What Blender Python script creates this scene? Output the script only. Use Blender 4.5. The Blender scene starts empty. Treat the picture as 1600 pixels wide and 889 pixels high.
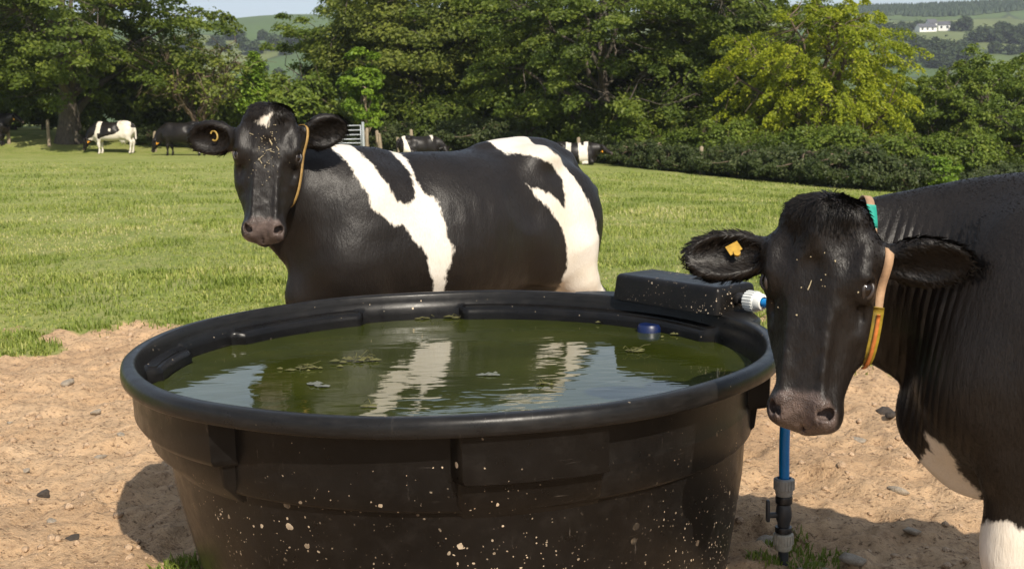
import bpy, bmesh, math, random
import numpy as np
from mathutils import Vector, Matrix

# ------------------------------------------------------------------ camera, sky, sun, exposure
SC = bpy.context.scene
COL = SC.collection
CAM_H = 1.417
FPX = 1850.0                       # focal length in pixels of the 1600 px wide photograph
PITCH = math.radians(8.29)
ROLL = math.radians(1.2)
camd = bpy.data.cameras.new('camera')
cam = bpy.data.objects.new('camera', camd)
COL.objects.link(cam)
camd.sensor_width = 36.0
camd.lens = 36.0 * FPX / 1600.0
camd.clip_start = 0.05
camd.clip_end = 6000.0
CAM_M = (Matrix.Translation((0, 0, CAM_H)) @ Matrix.Rotation(math.radians(90) - PITCH, 4, 'X')
         @ Matrix.Rotation(-ROLL, 4, 'Z'))
cam.matrix_world = CAM_M
camd.dof.use_dof = True
camd.dof.focus_distance = 3.9
camd.dof.aperture_fstop = 9.0
SC.camera = cam

SUN_AZ = math.radians(22.0)        # to the right of straight behind the camera
SUN_EL = math.radians(40.0)
SUN_DIR = Vector((math.sin(SUN_AZ) * math.cos(SUN_EL), -math.cos(SUN_AZ) * math.cos(SUN_EL), math.sin(SUN_EL)))
sund = bpy.data.lights.new('sun', 'SUN')
sund.energy = 4.2
sund.angle = math.radians(0.53)
sund.color = (1.0, 0.915, 0.785)
sun = bpy.data.objects.new('sun', sund)
COL.objects.link(sun)
sun.rotation_euler = SUN_DIR.to_track_quat('Z', 'Y').to_euler()
sun.location = (3, -4, 9)

W = bpy.data.worlds.new('World')
SC.world = W
W.use_nodes = True
wt = W.node_tree
wt.nodes.clear()
wo = wt.nodes.new('ShaderNodeOutputWorld')
wb = wt.nodes.new('ShaderNodeBackground')
sky = wt.nodes.new('ShaderNodeTexSky')
sky.sky_type = 'NISHITA'
sky.sun_disc = False
sky.sun_elevation = SUN_EL
sky.sun_rotation = math.pi - SUN_AZ     # measured from +Y, clockwise seen from above
sky.altitude = 60
sky.air_density = 1.0
sky.dust_density = 1.6
sky.ozone_density = 1.0
# thin broken cloud over the whole sky
tc = wt.nodes.new('ShaderNodeTexCoord')
mp = wt.nodes.new('ShaderNodeMapping')
mp.inputs['Scale'].default_value = (1.0, 1.0, 3.2)
nz = wt.nodes.new('ShaderNodeTexNoise')
nz.inputs['Scale'].default_value = 2.6
nz.inputs['Detail'].default_value = 9
nz.inputs['Roughness'].default_value = 0.58
cr = wt.nodes.new('ShaderNodeValToRGB')
cr.color_ramp.elements[0].position = 0.34
cr.color_ramp.elements[0].color = (0.25, 0.25, 0.25, 1)
cr.color_ramp.elements[1].position = 0.68
cr.color_ramp.elements[1].color = (0.92, 0.92, 0.92, 1)
mx = wt.nodes.new('ShaderNodeMix')
mx.data_type = 'RGBA'
mx.inputs[7].default_value = (4.6, 5.2, 6.0, 1)
wt.links.new(tc.outputs['Generated'], mp.inputs['Vector'])
wt.links.new(mp.outputs['Vector'], nz.inputs['Vector'])
wt.links.new(nz.outputs['Fac'], cr.inputs['Fac'])
wt.links.new(cr.outputs['Color'], mx.inputs[0])
wt.links.new(sky.outputs['Color'], mx.inputs[6])
wt.links.new(mx.outputs[2], wb.inputs['Color'])
wb.inputs['Strength'].default_value = 0.1
wt.links.new(wb.outputs['Background'], wo.inputs['Surface'])

SC.view_settings.view_transform = 'Standard'
SC.view_settings.look = 'None'
SC.view_settings.gamma = 1.0
SC.view_settings.exposure = 0.52
SC.render.engine = 'CYCLES'
SC.cycles.use_denoising = True
SC.cycles.max_bounces = 6
SC.cycles.diffuse_bounces = 2
SC.cycles.glossy_bounces = 3
SC.cycles.transmission_bounces = 3
SC.cycles.transparent_max_bounces = 6
SC.cycles.sample_clamp_indirect = 6.0

rng = np.random.default_rng(7)
random.seed(7)
CAM_I = CAM_M.inverted()


def at(px, py, Y):
    """The point of the place seen at photograph pixel (px, py) whose distance north is Y."""
    d = CAM_M.to_3x3() @ Vector(((px - 800) / FPX, (444.5 - py) / FPX, -1))
    t = Y / d.y
    return Vector((d.x * t, Y, CAM_H + d.z * t))


# ------------------------------------------------------------------ helpers
def smooth(a, b, x):
    t = np.clip((x - a) / (b - a), 0, 1)
    return t * t * (3 - 2 * t)


def hash3(i, j, k, seed):
    n = (i.astype(np.int64) * 374761393 + j.astype(np.int64) * 668265263 + k.astype(np.int64) * 2147483647 + seed * 974711)
    n = (n ^ (n >> 13)) * 1274126177
    n = (n ^ (n >> 16)) & 0xFFFFFF
    return n.astype(np.float64) / 0xFFFFFF


def vnoise(x, y, z=None, seed=0):
    x = np.asarray(x, float); y = np.asarray(y, float)
    if z is None:
        z = np.zeros_like(x)
    x, y, z = np.broadcast_arrays(x, y, z)
    i, j, k = np.floor(x), np.floor(y), np.floor(z)
    u, v, w = x - i, y - j, z - k
    u = u * u * (3 - 2 * u); v = v * v * (3 - 2 * v); w = w * w * (3 - 2 * w)
    r = 0
    for a in (0, 1):
        for b in (0, 1):
            for c in (0, 1):
                wt_ = (u if a else 1 - u) * (v if b else 1 - v) * (w if c else 1 - w)
                r = r + wt_ * hash3(i + a, j + b, k + c, seed)
    return r * 2 - 1


def fbm(x, y, z=None, oct=4, seed=0, gain=0.5, lac=2.03):
    s = 0; a = 1.0; f = 1.0
    for o in range(oct):
        s = s + a * vnoise(x * f, y * f, None if z is None else z * f, seed + o * 17)
        a *= gain; f *= lac
    return s


def tagit(o, label=None, cat=None, group=None, kind=None):
    if label: o['label'] = label
    if cat: o['category'] = cat
    if group: o['group'] = group
    if kind: o['kind'] = kind
    return o


def empty(name, loc, rz=0.0, label=None, cat=None, group=None):
    o = bpy.data.objects.new(name, None)
    o.empty_display_size = 0.1
    COL.objects.link(o)
    o.location = loc
    o.rotation_euler = (0, 0, rz)
    return tagit(o, label, cat, group)


def mesh_np(name, V, F, mat=None, parent=None, smooth_=True, attrs=None, mats=None, midx=None):
    """V (n,3); F an (m,k) int array of equal faces, or a list of lists."""
    me = bpy.data.meshes.new(name)
    V = np.asarray(V, dtype=np.float32)
    if isinstance(F, np.ndarray):
        m, k = F.shape
        me.vertices.add(len(V)); me.vertices.foreach_set('co', V.ravel())
        me.loops.add(m * k); me.loops.foreach_set('vertex_index', F.ravel().astype(np.int32))
        me.polygons.add(m)
        me.polygons.foreach_set('loop_start', (np.arange(m) * k).astype(np.int32))
        try:
            me.polygons.foreach_set('loop_total', np.full(m, k, dtype=np.int32))
        except Exception:
            pass
        me.update(calc_edges=True)
    else:
        me.from_pydata([tuple(v) for v in V], [], F)
    me.polygons.foreach_set('use_smooth', np.full(len(me.polygons), smooth_, dtype=bool))
    if attrs:
        for an, (dom, typ, data) in attrs.items():
            a = me.attributes.new(an, typ, dom)
            if typ == 'FLOAT':
                a.data.foreach_set('value', np.asarray(data, dtype=np.float32).ravel())
            elif typ == 'FLOAT_VECTOR':
                a.data.foreach_set('vector', np.asarray(data, dtype=np.float32).ravel())
            else:
                a.data.foreach_set('color', np.asarray(data, dtype=np.float32).ravel())
    if mats:
        for m_ in mats:
            me.materials.append(m_)
        if midx is not None:
            me.polygons.foreach_set('material_index', np.asarray(midx, dtype=np.int32))
    elif mat:
        me.materials.append(mat)
    me.update()
    me.validate()
    o = bpy.data.objects.new(name, me)
    COL.objects.link(o)
    if parent:
        o.parent = parent
    return o


class MB:
    """Collects simple solids into one mesh."""
    def __init__(self):
        self.v = []; self.f = []

    def add(self, vs, fs):
        b = len(self.v)
        self.v += [tuple(v) for v in vs]
        self.f += [[i + b for i in f] for f in fs]

    def box(self, c, s, rot=None):
        c = Vector(c)
        vs = []
        for sx in (-.5, .5):
            for sy in (-.5, .5):
                for sz in (-.5, .5):
                    p = Vector((sx * s[0], sy * s[1], sz * s[2]))
                    if rot: p = rot @ p
                    vs.append(c + p)
        self.add(vs, [[0, 1, 3, 2], [4, 6, 7, 5], [0, 4, 5, 1], [2, 3, 7, 6], [0, 2, 6, 4], [1, 5, 7, 3]])

    def tube(self, pts, rads, n=8, cap=True):
        pts = [Vector(p) for p in pts]
        m = len(pts)
        if not hasattr(rads, '__len__'): rads = [rads] * m
        base = len(self.v)
        t0 = (pts[1] - pts[0]).normalized()
        u = t0.orthogonal().normalized()
        for i, p in enumerate(pts):
            t = (pts[min(i + 1, m - 1)] - pts[max(i - 1, 0)]).normalized()
            u = (u - t * u.dot(t)).normalized()
            w = t.cross(u)
            for k in range(n):
                a = 2 * math.pi * k / n
                self.v.append(tuple(p + (u * math.cos(a) + w * math.sin(a)) * rads[i]))
        for i in range(m - 1):
            for k in range(n):
                k2 = (k + 1) % n
                self.f.append([base + i * n + k, base + i * n + k2, base + (i + 1) * n + k2, base + (i + 1) * n + k])
        if cap:
            self.f.append([base + k for k in reversed(range(n))])
            self.f.append([base + (m - 1) * n + k for k in range(n)])

    def lathe(self, prof, n=32, M=None, cap=False):
        base = len(self.v)
        for (r, z) in prof:
            for k in range(n):
                a = 2 * math.pi * k / n
                p = Vector((r * math.cos(a), r * math.sin(a), z))
                self.v.append(tuple(M @ p if M else p))
        for i in range(len(prof) - 1):
            for k in range(n):
                k2 = (k + 1) % n
                self.f.append([base + i * n + k, base + i * n + k2, base + (i + 1) * n + k2, base + (i + 1) * n + k])
        if cap:
            self.f.append([base + k for k in reversed(range(n))])
            self.f.append([base + (len(prof) - 1) * n + k for k in range(n)])

    def build(self, name, mat=None, parent=None, smooth_=False, bevel=0, seg=2, autosmooth=None):
        me = bpy.data.meshes.new(name)
        me.from_pydata(self.v, [], self.f)
        if mat: me.materials.append(mat)
        if bevel:
            bm = bmesh.new(); bm.from_mesh(me)
            es = [e for e in bm.edges if len(e.link_faces) == 2 and e.calc_face_angle() > 0.6]
            bmesh.ops.bevel(bm, geom=es, offset=bevel, segments=seg, profile=0.5, affect='EDGES')
            bm.to_mesh(me); bm.free()
        me.polygons.foreach_set('use_smooth', np.full(len(me.polygons), smooth_, dtype=bool))
        if autosmooth is not None and smooth_:
            me.set_sharp_from_angle(angle=autosmooth)
        me.update()
        o = bpy.data.objects.new(name, me)
        COL.objects.link(o)
        if parent: o.parent = parent
        return o


# ------------------------------------------------------------------ materials
class NT:
    def __init__(self, name):
        self.m = bpy.data.materials.new(name)
        self.m.use_nodes = True
        self.t = self.m.node_tree
        self.t.nodes.clear()
        self.out = self.t.nodes.new('ShaderNodeOutputMaterial')

    def n(self, typ, ins=None, **props):
        nd = self.t.nodes.new(typ)
        for k, v in props.items():
            setattr(nd, k, v)
        if ins:
            for k, v in ins.items():
                self.set(nd.inputs[k], v)
        return nd

    def set(self, sock, v):
        if isinstance(v, bpy.types.NodeSocket):
            self.t.links.new(v, sock)
        elif isinstance(v, bpy.types.Node):
            self.t.links.new(v.outputs[0], sock)
        else:
            if hasattr(sock, 'default_value') and hasattr(sock.default_value, '__len__') and len(sock.default_value) == 4 and len(v) == 3:
                v = (*v, 1)
            sock.default_value = v

    def noise(self, vec, scale, detail=4, rough=.55, dist=0):
        return self.n('ShaderNodeTexNoise', {'Vector': vec, 'Scale': scale, 'Detail': detail, 'Roughness': rough, 'Distortion': dist}).outputs['Fac']

    def ramp(self, fac, stops, interp='LINEAR'):
        r = self.n('ShaderNodeValToRGB', {'Fac': fac})
        r.color_ramp.interpolation = interp
        el = r.color_ramp.elements
        while len(el) < len(stops): el.new(0.5)
        for e, (p, c) in zip(el, stops):
            e.position = p
            if not hasattr(c, '__len__'): c = (c, c, c)
            e.color = (*c[:3], 1)
        return r.outputs['Color']

    def mix(self, fac, a, b, blend='MIX'):
        x = self.n('ShaderNodeMix', data_type='RGBA', blend_type=blend)
        self.set(x.inputs[0], fac); self.set(x.inputs[6], a); self.set(x.inputs[7], b)
        return x.outputs[2]

    def math(self, op, a, b=0.0, c=None, clamp=False):
        x = self.n('ShaderNodeMath', operation=op, use_clamp=clamp)
        self.set(x.inputs[0], a); self.set(x.inputs[1], b)
        if c is not None: self.set(x.inputs[2], c)
        return x.outputs[0]

    def attr(self, name, out='Fac'):
        return self.n('ShaderNodeAttribute', attribute_name=name).outputs[out]

    def coord(self, which='Object'):
        return self.n('ShaderNodeTexCoord').outputs[which]

    def mapping(self, vec, scale=(1, 1, 1), rot=(0, 0, 0), loc=(0, 0, 0)):
        return self.n('ShaderNodeMapping', {'Vector': vec, 'Scale': scale, 'Rotation': rot, 'Location': loc}).outputs[0]

    def bump(self, h, strength=.3, dist=.01, normal=None):
        ins = {'Height': h, 'Strength': strength, 'Distance': dist}
        if normal is not None: ins['Normal'] = normal
        return self.n('ShaderNodeBump', ins).outputs[0]

    def pbsdf(self, color, rough=.5, **kw):
        p = self.n('ShaderNodeBsdfPrincipled', {'Base Color': color, 'Roughness': rough})
        for k, v in kw.items():
            self.set(p.inputs[k.replace('_', ' ')], v)
        return p

    def done(self, shader):
        self.set(self.out.inputs['Surface'], shader)
        return self.m


def simple(name, color, rough=.5, var=.25, scale=12, bump=0.0, **kw):
    t = NT(name)
    co = t.coord()
    nz_ = t.noise(co, scale, 5, .6)
    dark = tuple(c * (1 - var) for c in color); lite = tuple(min(1, c * (1 + var)) for c in color)
    c = t.ramp(nz_, [(.3, dark), (.7, lite)])
    if bump:
        kw['Normal'] = t.bump(t.noise(co, scale * 5, 6, .65), bump, .01)
    return t.done(t.pbsdf(c, rough, **kw))
# ------------------------------------------------------------------ ground, field and hills
TC = np.array((-.188, 3.755)); TR = 1.03; RIM_Z = .70


def land(x, y):
    """Broad shape of the field: level at the trough, falling away to the east and rising a little to the west."""
    x = np.asarray(x, float); y = np.asarray(y, float)
    s = smooth(9, 38, y)
    sl = np.where(x > 0, -.088 * x, -.024 * x)
    sl = np.clip(sl, -4.0, 1.0)
    z = s * (-.3 + sl) + smooth(48, 52, y) * smooth(-11, -19, x) * .75
    z = z - .065 * np.exp(-((x - .1) ** 2 + (y - 6.0) ** 2) / .85)
    z = z - smooth(52, 75, y) * 4.0 * smooth(-20, 5, x)
    return z


def grass_amount(x, y):
    d = np.hypot(x - TC[0], (y - TC[1]) * .92)
    n = fbm(x * .55, y * .55, None, 4, 3) * .9 + fbm(x * 2.3, y * 2.3, None, 3, 9) * .75
    g = smooth(3.5, 5.5, d + n * 1.25)
    g = g * smooth(3.2, 5.0, y)
    g = np.maximum(g, smooth(7.8, 9.0, y + .5 * vnoise(x * .9, y * .9, None, 15)) * .97)
    # small worn places further out and tufts at the foot of the trough
    w = fbm(x * .42 + 7, y * .42, None, 3, 31)
    g = g * (1 - .25 * smooth(.55, .75, w) * smooth(18, 9, y))
    for (tx, ty, r) in ((-1.05, 3.56, .07), (.97, 3.60, .05)):
        g = np.maximum(g, .9 * smooth(r * 1.3, r * .5, np.hypot(x - tx, y - ty) + .05 * vnoise(x * 9, y * 9, None, 2)))
    return np.clip(g, 0, 1)


def grid_axis(lo, hi, step, far_lo, far_hi, grow=1.09):
    a = list(np.arange(lo, hi, step))
    s = step
    while a[-1] < far_hi:
        s = min(s * grow, 3.0); a.append(a[-1] + s)
    s = step; b = []
    p = lo
    while p > far_lo:
        s = min(s * grow, 3.0); p -= s; b.append(p)
    return np.array(b[::-1] + a)


gx = grid_axis(-3.3, 3.6, .024, -75, 95)
gy = grid_axis(1.6, 8.6, .026, -30, 78)
GX, GY = np.meshgrid(gx, gy, indexing='ij')
gz = land(GX, GY)
gA = grass_amount(GX, GY)
nearm = smooth(24, 9, np.hypot(GX, GY - 4))
lump = fbm(GX * 1.1, GY * 1.1, None, 3, 40) * .028
clod = fbm(GX * 6.5, GY * 6.5, None, 4, 41, .62) * .020
ridge = (.5 - np.abs(fbm(GX * 4.1, GY * 4.1, None, 3, 42))) * .014
pits = -np.clip(vnoise(GX * 5.2, GY * 5.2, None, 77) - .45, 0, 1) * .06
fine_ = fbm(GX * 19, GY * 19, None, 3, 43, .6) * .011
gz = gz + nearm * (lump + (1 - gA * .6) * (clod + ridge + pits + fine_))
GROUND = (gx, gy, gz)


def hz(x, y):
    """Height of the ground sheet (bilinear)."""
    x = np.asarray(x, float); y = np.asarray(y, float)
    i = np.clip(np.searchsorted(gx, x) - 1, 0, len(gx) - 2); j = np.clip(np.searchsorted(gy, y) - 1, 0, len(gy) - 2)
    u = np.clip((x - gx[i]) / (gx[i + 1] - gx[i]), 0, 1); v = np.clip((y - gy[j]) / (gy[j + 1] - gy[j]), 0, 1)
    return gz[i, j] * (1 - u) * (1 - v) + gz[i + 1, j] * u * (1 - v) + gz[i, j + 1] * (1 - u) * v + gz[i + 1, j + 1] * u * v


def ground_mat():
    t = NT('soil_and_turf')
    co = t.coord('Object')
    g = t.attr('grass')
    d1 = t.noise(co, 1.3, 6, .6); d2 = t.noise(co, 26, 6, .7); d3 = t.noise(co, 110, 4, .7)
    dirt = t.ramp(d1, [(.3, (.45, .288, .162)), (.5, (.57, .378, .218)), (.72, (.66, .46, .28))])
    dirt = t.mix(t.ramp(d2, [(.30, .8), (.50, 0)]), dirt, (.22, .132, .075))
    dirt = t.mix(t.ramp(d3, [(.55, 0), (.75, .6)]), dirt, (.58, .44, .31))
    straw = t.noise(t.mapping(co, (60, 14, 1), rot=(0, 0, .6)), 1.0, 3, .6)
    dirt = t.mix(t.ramp(straw, [(.66, 0), (.74, .45)]), dirt, (.42, .33, .20))
    g1 = t.noise(co, .35, 5, .6); g2 = t.noise(co, 2.6, 6, .65); g3 = t.noise(t.mapping(co, (1, .35, 1)), 28, 5, .7)
    gr = t.ramp(g1, [(.3, (.17, .21, .040)), (.5, (.24, .275, .062)), (.7, (.32, .325, .10))])
    gr = t.mix(t.ramp(g2, [(.40, 0), (.66, .75)]), gr, (.34, .32, .125))
    gr = t.mix(t.ramp(g3, [(.34, .75), (.56, 0)]), gr, (.095, .14, .026))
    gr = t.mix(t.ramp(t.noise(co, .9, 5, .7), [(.68, 0), (.76, .6)]), gr, (.17, .115, .060))
    f = t.math('ADD', g, t.math('MULTIPLY', t.math('SUBTRACT', t.noise(co, 9, 5, .65), .5), .9))
    pk = t.noise(t.mapping(co, (1, 1.5, 1)), 44, 3, .6)
    dirt = t.mix(t.ramp(pk, [(.34, .85), (.415, 0)]), dirt, (.16, .095, .052))  # dark spots put the shadows of crumbs and pits into the soil colour
    c = t.mix(t.ramp(f, [(.42, 0), (.60, 1)]), dirt, gr)
    h = t.math('ADD', t.math('MULTIPLY', d2, .7), t.math('MULTIPLY', d3, .3))
    h = t.math('ADD', h, t.math('MULTIPLY', t.noise(co, 300, 3, .7), .12))
    n = t.bump(h, 1.0, .03)
    return t.done(t.pbsdf(c, .92, Normal=n, Specular_IOR_Level=.2))


ni, nj = GX.shape
idx = np.arange(ni * nj).reshape(ni, nj)
quads = np.stack([idx[:-1, :-1], idx[1:, :-1], idx[1:, 1:], idx[:-1, 1:]], -1).reshape(-1, 4)
ground = mesh_np('ground', np.stack([GX, GY, gz], -1).reshape(-1, 3), quads, ground_mat(), None, True, {'grass': ('POINT', 'FLOAT', gA.ravel())})
tagit(ground, 'bare brown soil round the trough turning into a grazed green field', kind='structure')


def hill_h(x, y):
    x = np.asarray(x, float); y = np.asarray(y, float)
    b = -7 - 9 * smooth(75, 160, y) + 16 * smooth(180, 420, y) + 72 * smooth(340, 930, y) + 7 * smooth(420, 620, y) * smooth(930, 720, y)
    b = b + smooth(300, 700, y) * (fbm(x * .0035, y * .0028, None, 3, 61) * 9)
    return b - smooth(1000, 1700, y) * 30


hx = np.linspace(-900, 1100, 120); hy = np.concatenate([np.linspace(70, 300, 24), np.linspace(312, 1100, 66), np.linspace(1140, 1900, 16)])
HX, HY = np.meshgrid(hx, hy, indexing='ij')
HZ = hill_h(HX, HY)


def hill_mat():
    t = NT('far_fields')
    co = t.coord('Object')
    w = t.n('ShaderNodeTexVoronoi', {'Vector': t.mapping(co, (.011, .0075, .0)), 'Scale': 1.0})
    c = t.ramp(w.outputs['Color'], [(.2, (.060, .105, .022)), (.45, (.10, .135, .034)), (.65, (.155, .165, .052)), (.85, (.075, .12, .026))])
    e = t.n('ShaderNodeTexVoronoi', {'Vector': t.mapping(co, (.011, .0075, .0)), 'Scale': 1.0}, feature='DISTANCE_TO_EDGE')
    c = t.mix(t.ramp(e.outputs['Distance'], [(.008, .8), (.016, 0)]), c, (.022, .036, .012))
    c = t.mix(t.ramp(t.noise(co, .03, 6, .7), [(.45, 0), (.7, .5)]), c, (.04, .06, .018))
    return t.done(t.pbsdf(c, .95))


idx = np.arange(HX.size).reshape(HX.shape)
quads = np.stack([idx[:-1, :-1], idx[1:, :-1], idx[1:, 1:], idx[:-1, 1:]], -1).reshape(-1, 4)
hills = mesh_np('hills', np.stack([HX, HY, HZ], -1).reshape(-1, 3), quads, hill_mat())
tagit(hills, 'far green hillside with small fields behind the trees', kind='structure')
# ------------------------------------------------------------------ cattle: one continuous skin each
class Field:
    def __init__(self, lo, hi, h):
        self.lo = np.array(lo, float); self.h = h
        self.n = np.ceil((np.array(hi) - self.lo) / h).astype(int) + 1
        self.F = np.full(self.n, 1.0, dtype=np.float32)
        self.ax = [(self.lo[i] + h * np.arange(self.n[i])).astype(np.float32) for i in range(3)]

    def sl(self, lo, hi):
        a = np.clip(np.floor((np.array(lo) - self.lo) / self.h).astype(int), 0, self.n)
        b = np.clip(np.ceil((np.array(hi) - self.lo) / self.h).astype(int) + 1, 0, self.n)
        s = tuple(slice(a[i], b[i]) for i in range(3))
        return s, (self.ax[0][s[0]][:, None, None], self.ax[1][s[1]][None, :, None], self.ax[2][s[2]][None, None, :])

    def put(self, lo, hi, fn, k, mode='u'):
        pad = k + .03
        s, (X, Y, Z) = self.sl(np.array(lo) - pad, np.array(hi) + pad)
        if min(len(self.ax[i][s[i]]) for i in range(3)) == 0: return
        d = fn(X, Y, Z)
        A = self.F[s]
        if mode == 's':          # carve
            A = -A
        h = np.maximum(k - np.abs(A - d), 0) / max(k, 1e-6)
        r = np.minimum(A, d) - h * h * k * .25
        if mode == 's': r = -r
        self.F[s] = r

    def ell(self, c, r, k=.03, R=None, mode='u'):
        c = np.array(c, float); r = np.array(r, float)
        R = np.eye(3) if R is None else np.array(R, float)
        ext = np.sqrt(((R * r[None, :]) ** 2).sum(1))

        def fn(X, Y, Z):
            x, y, z = X - c[0], Y - c[1], Z - c[2]
            q = [R[0, i] * x + R[1, i] * y + R[2, i] * z for i in range(3)]
            k0 = np.sqrt(sum((q[i] / r[i]) ** 2 for i in range(3)))
            k1 = np.sqrt(sum((q[i] / r[i] ** 2) ** 2 for i in range(3))) + 1e-6
            return (k0 * (k0 - 1) / k1).astype(np.float32)
        self.put(c - ext, c + ext, fn, k, mode)

    def cone(self, a, b, r1, r2, k=.03, mode='u'):
        a = np.array(a, float); b = np.array(b, float)
        ab = b - a; L2 = (ab ** 2).sum()

        def fn(X, Y, Z):
            x, y, z = X - a[0], Y - a[1], Z - a[2]
            t = np.clip((x * ab[0] + y * ab[1] + z * ab[2]) / L2, 0, 1)
            d = np.sqrt((x - t * ab[0]) ** 2 + (y - t * ab[1]) ** 2 + (z - t * ab[2]) ** 2)
            return (d - (r1 + (r2 - r1) * t)).astype(np.float32)
        m = max(r1, r2)
        self.put(np.minimum(a, b) - m, np.maximum(a, b) + m, fn, k, mode)

    def chain(self, pts, rads, k=.03):
        for i in range(len(pts) - 1):
            self.cone(pts[i], pts[i + 1], rads[i], rads[i + 1], k)

    def surface(self):
        """Naive surface nets."""
        F = self.F
        S = F < 0
        cnt = np.zeros(np.array(F.shape) - 1, dtype=np.int8)
        for a in (0, 1):
            for b in (0, 1):
                for c in (0, 1):
                    cnt += S[a:F.shape[0] - 1 + a, b:F.shape[1] - 1 + b, c:F.shape[2] - 1 + c]
        act = (cnt > 0) & (cnt < 8)
        idx = np.argwhere(act)
        ids = np.full(cnt.shape, -1, dtype=np.int64)
        ids[act] = np.arange(len(idx))
        P = np.zeros((len(idx), 3)); W_ = np.zeros(len(idx))
        cor = [(0, 0, 0), (1, 0, 0), (0, 1, 0), (1, 1, 0), (0, 0, 1), (1, 0, 1), (0, 1, 1), (1, 1, 1)]
        val = [F[idx[:, 0] + c[0], idx[:, 1] + c[1], idx[:, 2] + c[2]].astype(float) for c in cor]
        for i in range(8):
            for j in range(i + 1, 8):
                if sum(abs(cor[i][q] - cor[j][q]) for q in range(3)) != 1: continue
                m = (val[i] < 0) != (val[j] < 0)
                t = np.where(m, val[i] / np.where(m, val[i] - val[j], 1), 0)
                p = np.array(cor[i])[None, :] + t[:, None] * (np.array(cor[j]) - np.array(cor[i]))[None, :]
                P += p * m[:, None]; W_ += m
        V = self.lo + (idx + P / W_[:, None]) * self.h
        faces = []
        for ax in range(3):
            b, c = (ax + 1) % 3, (ax + 2) % 3
            sh = list(F.shape); sh[ax] -= 1
            lo = [slice(0, n) for n in F.shape]; hi = [slice(0, n) for n in F.shape]
            lo[ax] = slice(0, F.shape[ax] - 1); hi[ax] = slice(1, F.shape[ax])
            s0, s1 = S[tuple(lo)], S[tuple(hi)]
            for flip in (False, True):
                e = np.argwhere((s0 & ~s1) if not flip else (~s0 & s1))
                ok = (e[:, b] > 0) & (e[:, c] > 0) & (e[:, b] < F.shape[b] - 1) & (e[:, c] < F.shape[c] - 1)
                e = e[ok]
                q = []
                for (db, dc) in ((-1, -1), (0, -1), (0, 0), (-1, 0)):
                    g = e.copy(); g[:, b] += db; g[:, c] += dc
                    q.append(ids[g[:, 0], g[:, 1], g[:, 2]])
                q = np.stack(q, 1)
                faces.append(q[:, ::-1] if flip else q)
        Q = np.concatenate(faces)
        # keep the one big connected skin
        return V, Q


def nrm(v):
    v = np.array(v, float)
    return v / np.linalg.norm(v)


def smooth_verts(V, Q, it=2, lam=.5):
    for _ in range(it):
        s = np.zeros_like(V); c = np.zeros(len(V))
        for i in range(4):
            j = (i + 1) % 4
            np.add.at(s, Q[:, i], V[Q[:, j]]); np.add.at(c, Q[:, i], 1)
            np.add.at(s, Q[:, j], V[Q[:, i]]); np.add.at(c, Q[:, j], 1)
        V = V + lam * (s / np.maximum(c, 1)[:, None] - V)
    return V


# torso stations: x, half width, top, bottom, taper (narrower on top), exponent
TORSO = np.array([
    [-.86, .03, 1.00, .92, .0],
    [-.81, .11, 1.10, .80, .1],
    [-.72, .19, 1.195, .70, .18],
    [-.58, .245, 1.29, .62, .16],
    [-.42, .275, 1.325, .575, .04],
    [-.22, .30, 1.30, .54, .06],
    [.00, .345, 1.295, .515, .10],
    [.20, .345, 1.295, .51, .14],
    [.40, .295, 1.292, .535, .25],
    [.55, .255, 1.295, .555, .36],
    [.68, .225, 1.25, .56, .30],
    [.80, .17, 1.16, .59, .15],
    [.88, .09, 1.04, .68, .0],
    [.91, .02, .92, .78, .0]])


def cub(xs, ys, x):
    """Smooth (Catmull-Rom like, via Hermite) interpolation on irregular stations."""
    m = np.gradient(ys, xs)
    i = np.clip(np.searchsorted(xs, x) - 1, 0, len(xs) - 2)
    h = xs[i + 1] - xs[i]
    t = np.clip((x - xs[i]) / h, 0, 1)
    return ((2 * t ** 3 - 3 * t ** 2 + 1) * ys[i] + (t ** 3 - 2 * t ** 2 + t) * h * m[i]
            + (-2 * t ** 3 + 3 * t ** 2) * ys[i + 1] + (t ** 3 - t ** 2) * h * m[i + 1])


# head stations: s along the face, half width, dorsal, ventral, taper of the dorsal side
HEAD = np.array([
    [-.042, .03, -.06, -.09, .0],
    [-.03, .058, -.03, -.12, .0],
    [.00, .095, .006, -.15, .0],
    [.05, .120, .018, -.175, -.02],
    [.11, .134, .022, -.20, .03],
    [.17, .140, .018, -.225, .12],
    [.23, .138, .012, -.23, .24],
    [.30, .126, .004, -.215, .36],
    [.37, .110, -.001, -.185, .40],
    [.43, .091, -.003, -.155, .30],
    [.48, .085, -.008, -.138, .06],
    [.52, .080, -.028, -.13, .0],
    [.548, .062, -.052, -.115, .0],
    [.562, .02, -.075, -.09, .0]])


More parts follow.
